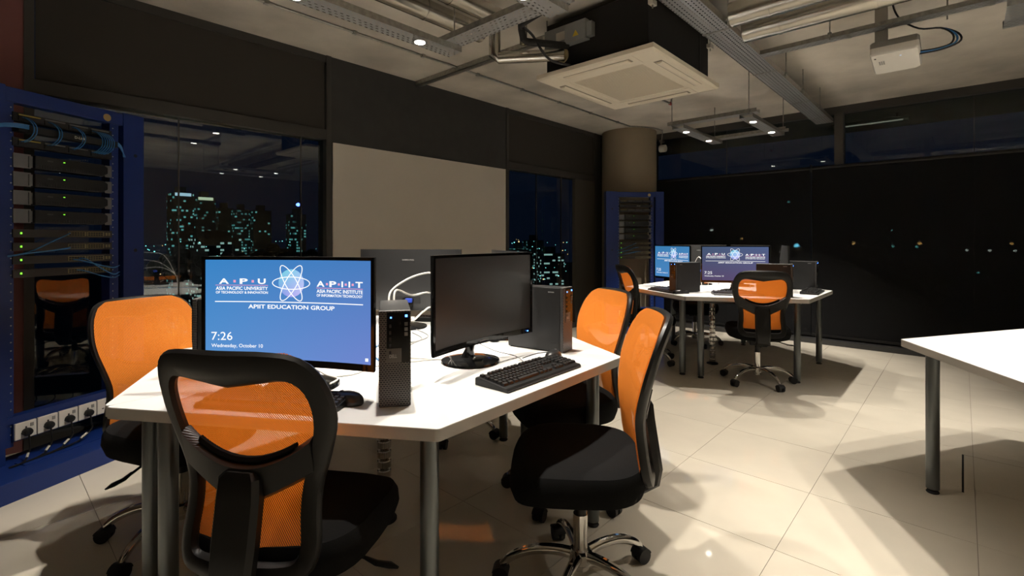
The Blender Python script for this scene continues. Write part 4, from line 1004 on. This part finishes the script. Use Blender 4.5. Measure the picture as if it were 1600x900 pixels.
fmA = facade_mat('facade_teal', (.5, .8), .84, TEAL, .6, 3); fmB = facade_mat('facade_sparse', (.5, .8), .94, TEAL, .6, 11); fmC = facade_mat('facade_bright', (.7, .7), .8, (.6, .95, .9), .7, 5)
building(81.5, 150, 4.6, 4.6, 22 + 1.2 + 11.8, 'tall office tower with teal lit windows and a bright sign', fmA, emis('sign_white', (.55, .8, 1), 1.1))
building(79.6, 156, 4.6, 4, 22 + 1.2 + 11.4, 'office tower with a lit crown beside the tallest tower', fmB, emis('sign_warm', (.9, 1, .7), .9))
building(77.9, 170, 4.0, 4.5, 22 + 1.2 + 9.5, 'dark slim tower with few lit windows', fmB)
building(76.4, 160, 3.6, 4, 22 + 1.2 + 8.6, 'mid-height block with teal lit edges', fmA)
building(74.6, 165, 5.0, 4, 22 + 1.2 + 8.8, 'mid-height block with scattered lit windows', fmB)
building(71.2, 150, 4.2, 4, 22 + 1.2 + 7.2, 'narrow lit block near the white panel', fmA)
building(78.6, 120, 8, 6, 22 + 1.6, 'low brightly lit hall in front of the towers', fmC, name='low_building')
building(73.0, 105, 14, 6, 22 - 2, 'low dark building in front of the towers', fmB, name='low_building')
building(45.0, 150, 5, 5, 22 + 1.2, 'lit block seen through the narrow window', fmB)
building(43.2, 120, 6, 6, 22 - 2, 'low bright building seen through the narrow window', fmC, name='low_building')
building(46.8, 130, 4, 5, 22 - 1, 'low building at the left of the narrow window', fmA, name='low_building')
def tree(bear, d, h, rr, label):
    p = far_pt(bear, d); t = thing('tree', label, 'tree', (p.x, p.y, GZ), 0, 'dark trees outside')
    rnd = random.Random(int(bear * 10))
    def crown(m):
        for k in range(26):
            c = Vector((rnd.gauss(0, rr * .45), rnd.gauss(0, rr * .45), h - rr + rnd.gauss(0, rr * .35))); q = rr * rnd.uniform(.25, .45)
            m.lathe([(q * math.sin(PI * i / 5 + .01), -q * math.cos(PI * i / 5)) for i in range(6)], c, 7)
    part('crown', crown, mat('dark_leaves', (.015, .03, .015), .9) if 'treecrown' not in CACHE else None, t); part('trunk', lambda m: m.tube([(0, 0, 0), (0, 0, h - rr)], [.4, .2], 6), M['rubber'], t)
for k, (b_, d_, h_, r_, lb) in enumerate(((77.3, 88, 22, 2.6, 'dark tree left of the low dark building'), (74.0, 85, 22.5, 2.6, 'dark tree in front of the mid-height blocks'), (69.6, 82, 22, 2.6, 'dark tree near the right frame of the wide window'), (81.4, 92, 22, 2.6, 'dark tree below the tallest tower'))): tree(b_, d_, h_, r_, lb)
lights_c = {'teal': emis('far_teal', TEAL, 5), 'warm': emis('far_warm', (1, .6, .25), 5), 'white': emis('far_white', (.9, .97, 1), 6), 'red': emis('far_red', (1, .1, .15), 4), 'blue': emis('far_blue', (.08, .15, 1), 14)}
def city_lights(name, label, pts, m):
    def fn(mb):
        for b_, d_, zz, r_ in pts: mb.lathe([(.001, -r_), (r_, -.3 * r_), (r_, .3 * r_), (.001, r_)], far_pt(b_, d_) + Vector((0, 0, zz)), 6)
    return tag(part(name, fn, m), label, 'lights', kind='stuff')
rnd = random.Random(4)
city_lights('city_lights', 'scattered teal city lights below the skyline', [(rnd.uniform(66, 86) if k % 4 else rnd.uniform(41, 47.5), rnd.uniform(105, 180), rnd.uniform(-9, 1.0), rnd.uniform(.05, .13)) for k in range(150)], lights_c['teal'])
city_lights('city_lights', 'scattered warm street lights outside', [(rnd.uniform(66, 86) if k % 2 else rnd.uniform(41, 47.5), rnd.uniform(105, 180), rnd.uniform(-9, 1.5), rnd.uniform(.06, .17)) for k in range(36)], lights_c['warm'])
def beacon(bear, d, zz, r_, m, label):
    p = far_pt(bear, d); t = thing('distant_lamp', label, 'lamp', (p.x, p.y, GZ)); part('pole', lambda q: q.cyl((0, 0, 0), (0, 0, zz - GZ), .06, 6), M['rubber'], t); part('lamp_head', lambda q: q.lathe([(.001, -r_), (r_, -.4 * r_), (r_, .4 * r_), (.001, r_)], (0, 0, zz - GZ), 10), m, t, smooth=True)
beacon(71.0, 140, 10.5, .5, lights_c['blue'], 'bright blue light above the narrow lit block')
# outside the right window wall: lamps, balcony rail and soffit
far_c = {'teal': emis('lamp_teal', TEAL, 14), 'warm': emis('lamp_amber', (1, .5, .15), 20), 'white': emis('lamp_white', (.95, .97, .9), 16), 'cyan': emis('lamp_cyan', (.2, .7, 1), 60)}
words = ['brightest bluish light seen through the blind beside the distant desk', 'amber light through the blind right of the distant desk', 'amber light in the middle of the right blind', 'small teal light left of the middle amber light', 'small teal light below the middle amber light', 'amber light near the right picture edge', 'leftmost of three white lights in a row through the blind', 'middle of three white lights in a row through the blind', 'rightmost of three white lights in a row through the blind', 'faint teal light above the small teal lights', 'teal light high up through the blind', 'white light above the light blue distant screen', 'teal light low down above the bare desk', 'amber light above the purple-blue screen']
lamp_polar = [(17.4, -1.4, 'teal', .30), (12.7, -.75, 'warm', .20), (7.8, -.88, 'warm', .22), (9.7, -1.57, 'teal', .17), (8.0, -1.7, 'teal', .17), (2.0, -.92, 'warm', .18), (4.7, -2.6, 'white', .17), (3.3, -2.65, 'white', .17), (1.8, -2.7, 'white', .17), (9.8, 1.55 + .9, 'teal', .11), (18.1, 9.7, 'teal', .15), (25.4, 2.55, 'white', .20), (4.0, -8.3, 'teal', .13), (22.4, .4, 'warm', .15)]
for (b_, dz_, c_, r_), lb in zip(lamp_polar, words):
    d_ = 90 / max(.3, math.cos(R(47.487 - b_)))   # lamps stand about 90 m out, a row of streets away
    beacon(b_, d_, 1.245 + dz_ * 0.72, r_ * 1.5, far_c[c_] if r_ < .25 else far_c['cyan'], lb)
struct('trim_3', 'dark soffit of the balcony outside the right window', 'soffit', bx((7.25, V0, 2.88), (9.0, 6, 3.0)), mat('soffit', (.10, .10, .08), .8))
tag(part('ground_balcony', bx((7.2, V0, -.3), (9.6, 6, -.05)), mat('balcony_floor', (.05, .05, .05), .8)), 'dark balcony floor outside the right window', 'floor', kind='structure')


t = thing('tube_light', 'dim tube light under the soffit outside the right window', 'lamp', (8.0, .92, 2.80))
part('housing', lambda m: m.cyl((0, -.42, 0), (0, .42, 0), .035, 14), mat('clear_housing', (.16, .18, .16), .2), t, smooth=True)
part('tube', lambda m: m.cyl((-.036, -.36, -.02), (-.036, .36, -.02), .008, 8), emis('dim_tube', (.9, .85, .7), .25), t)
for y in (-.3, .3): part('bracket', lambda m: m.cyl((0, y, 0), (0, y, .085), .012, 8), M['frame'], t)
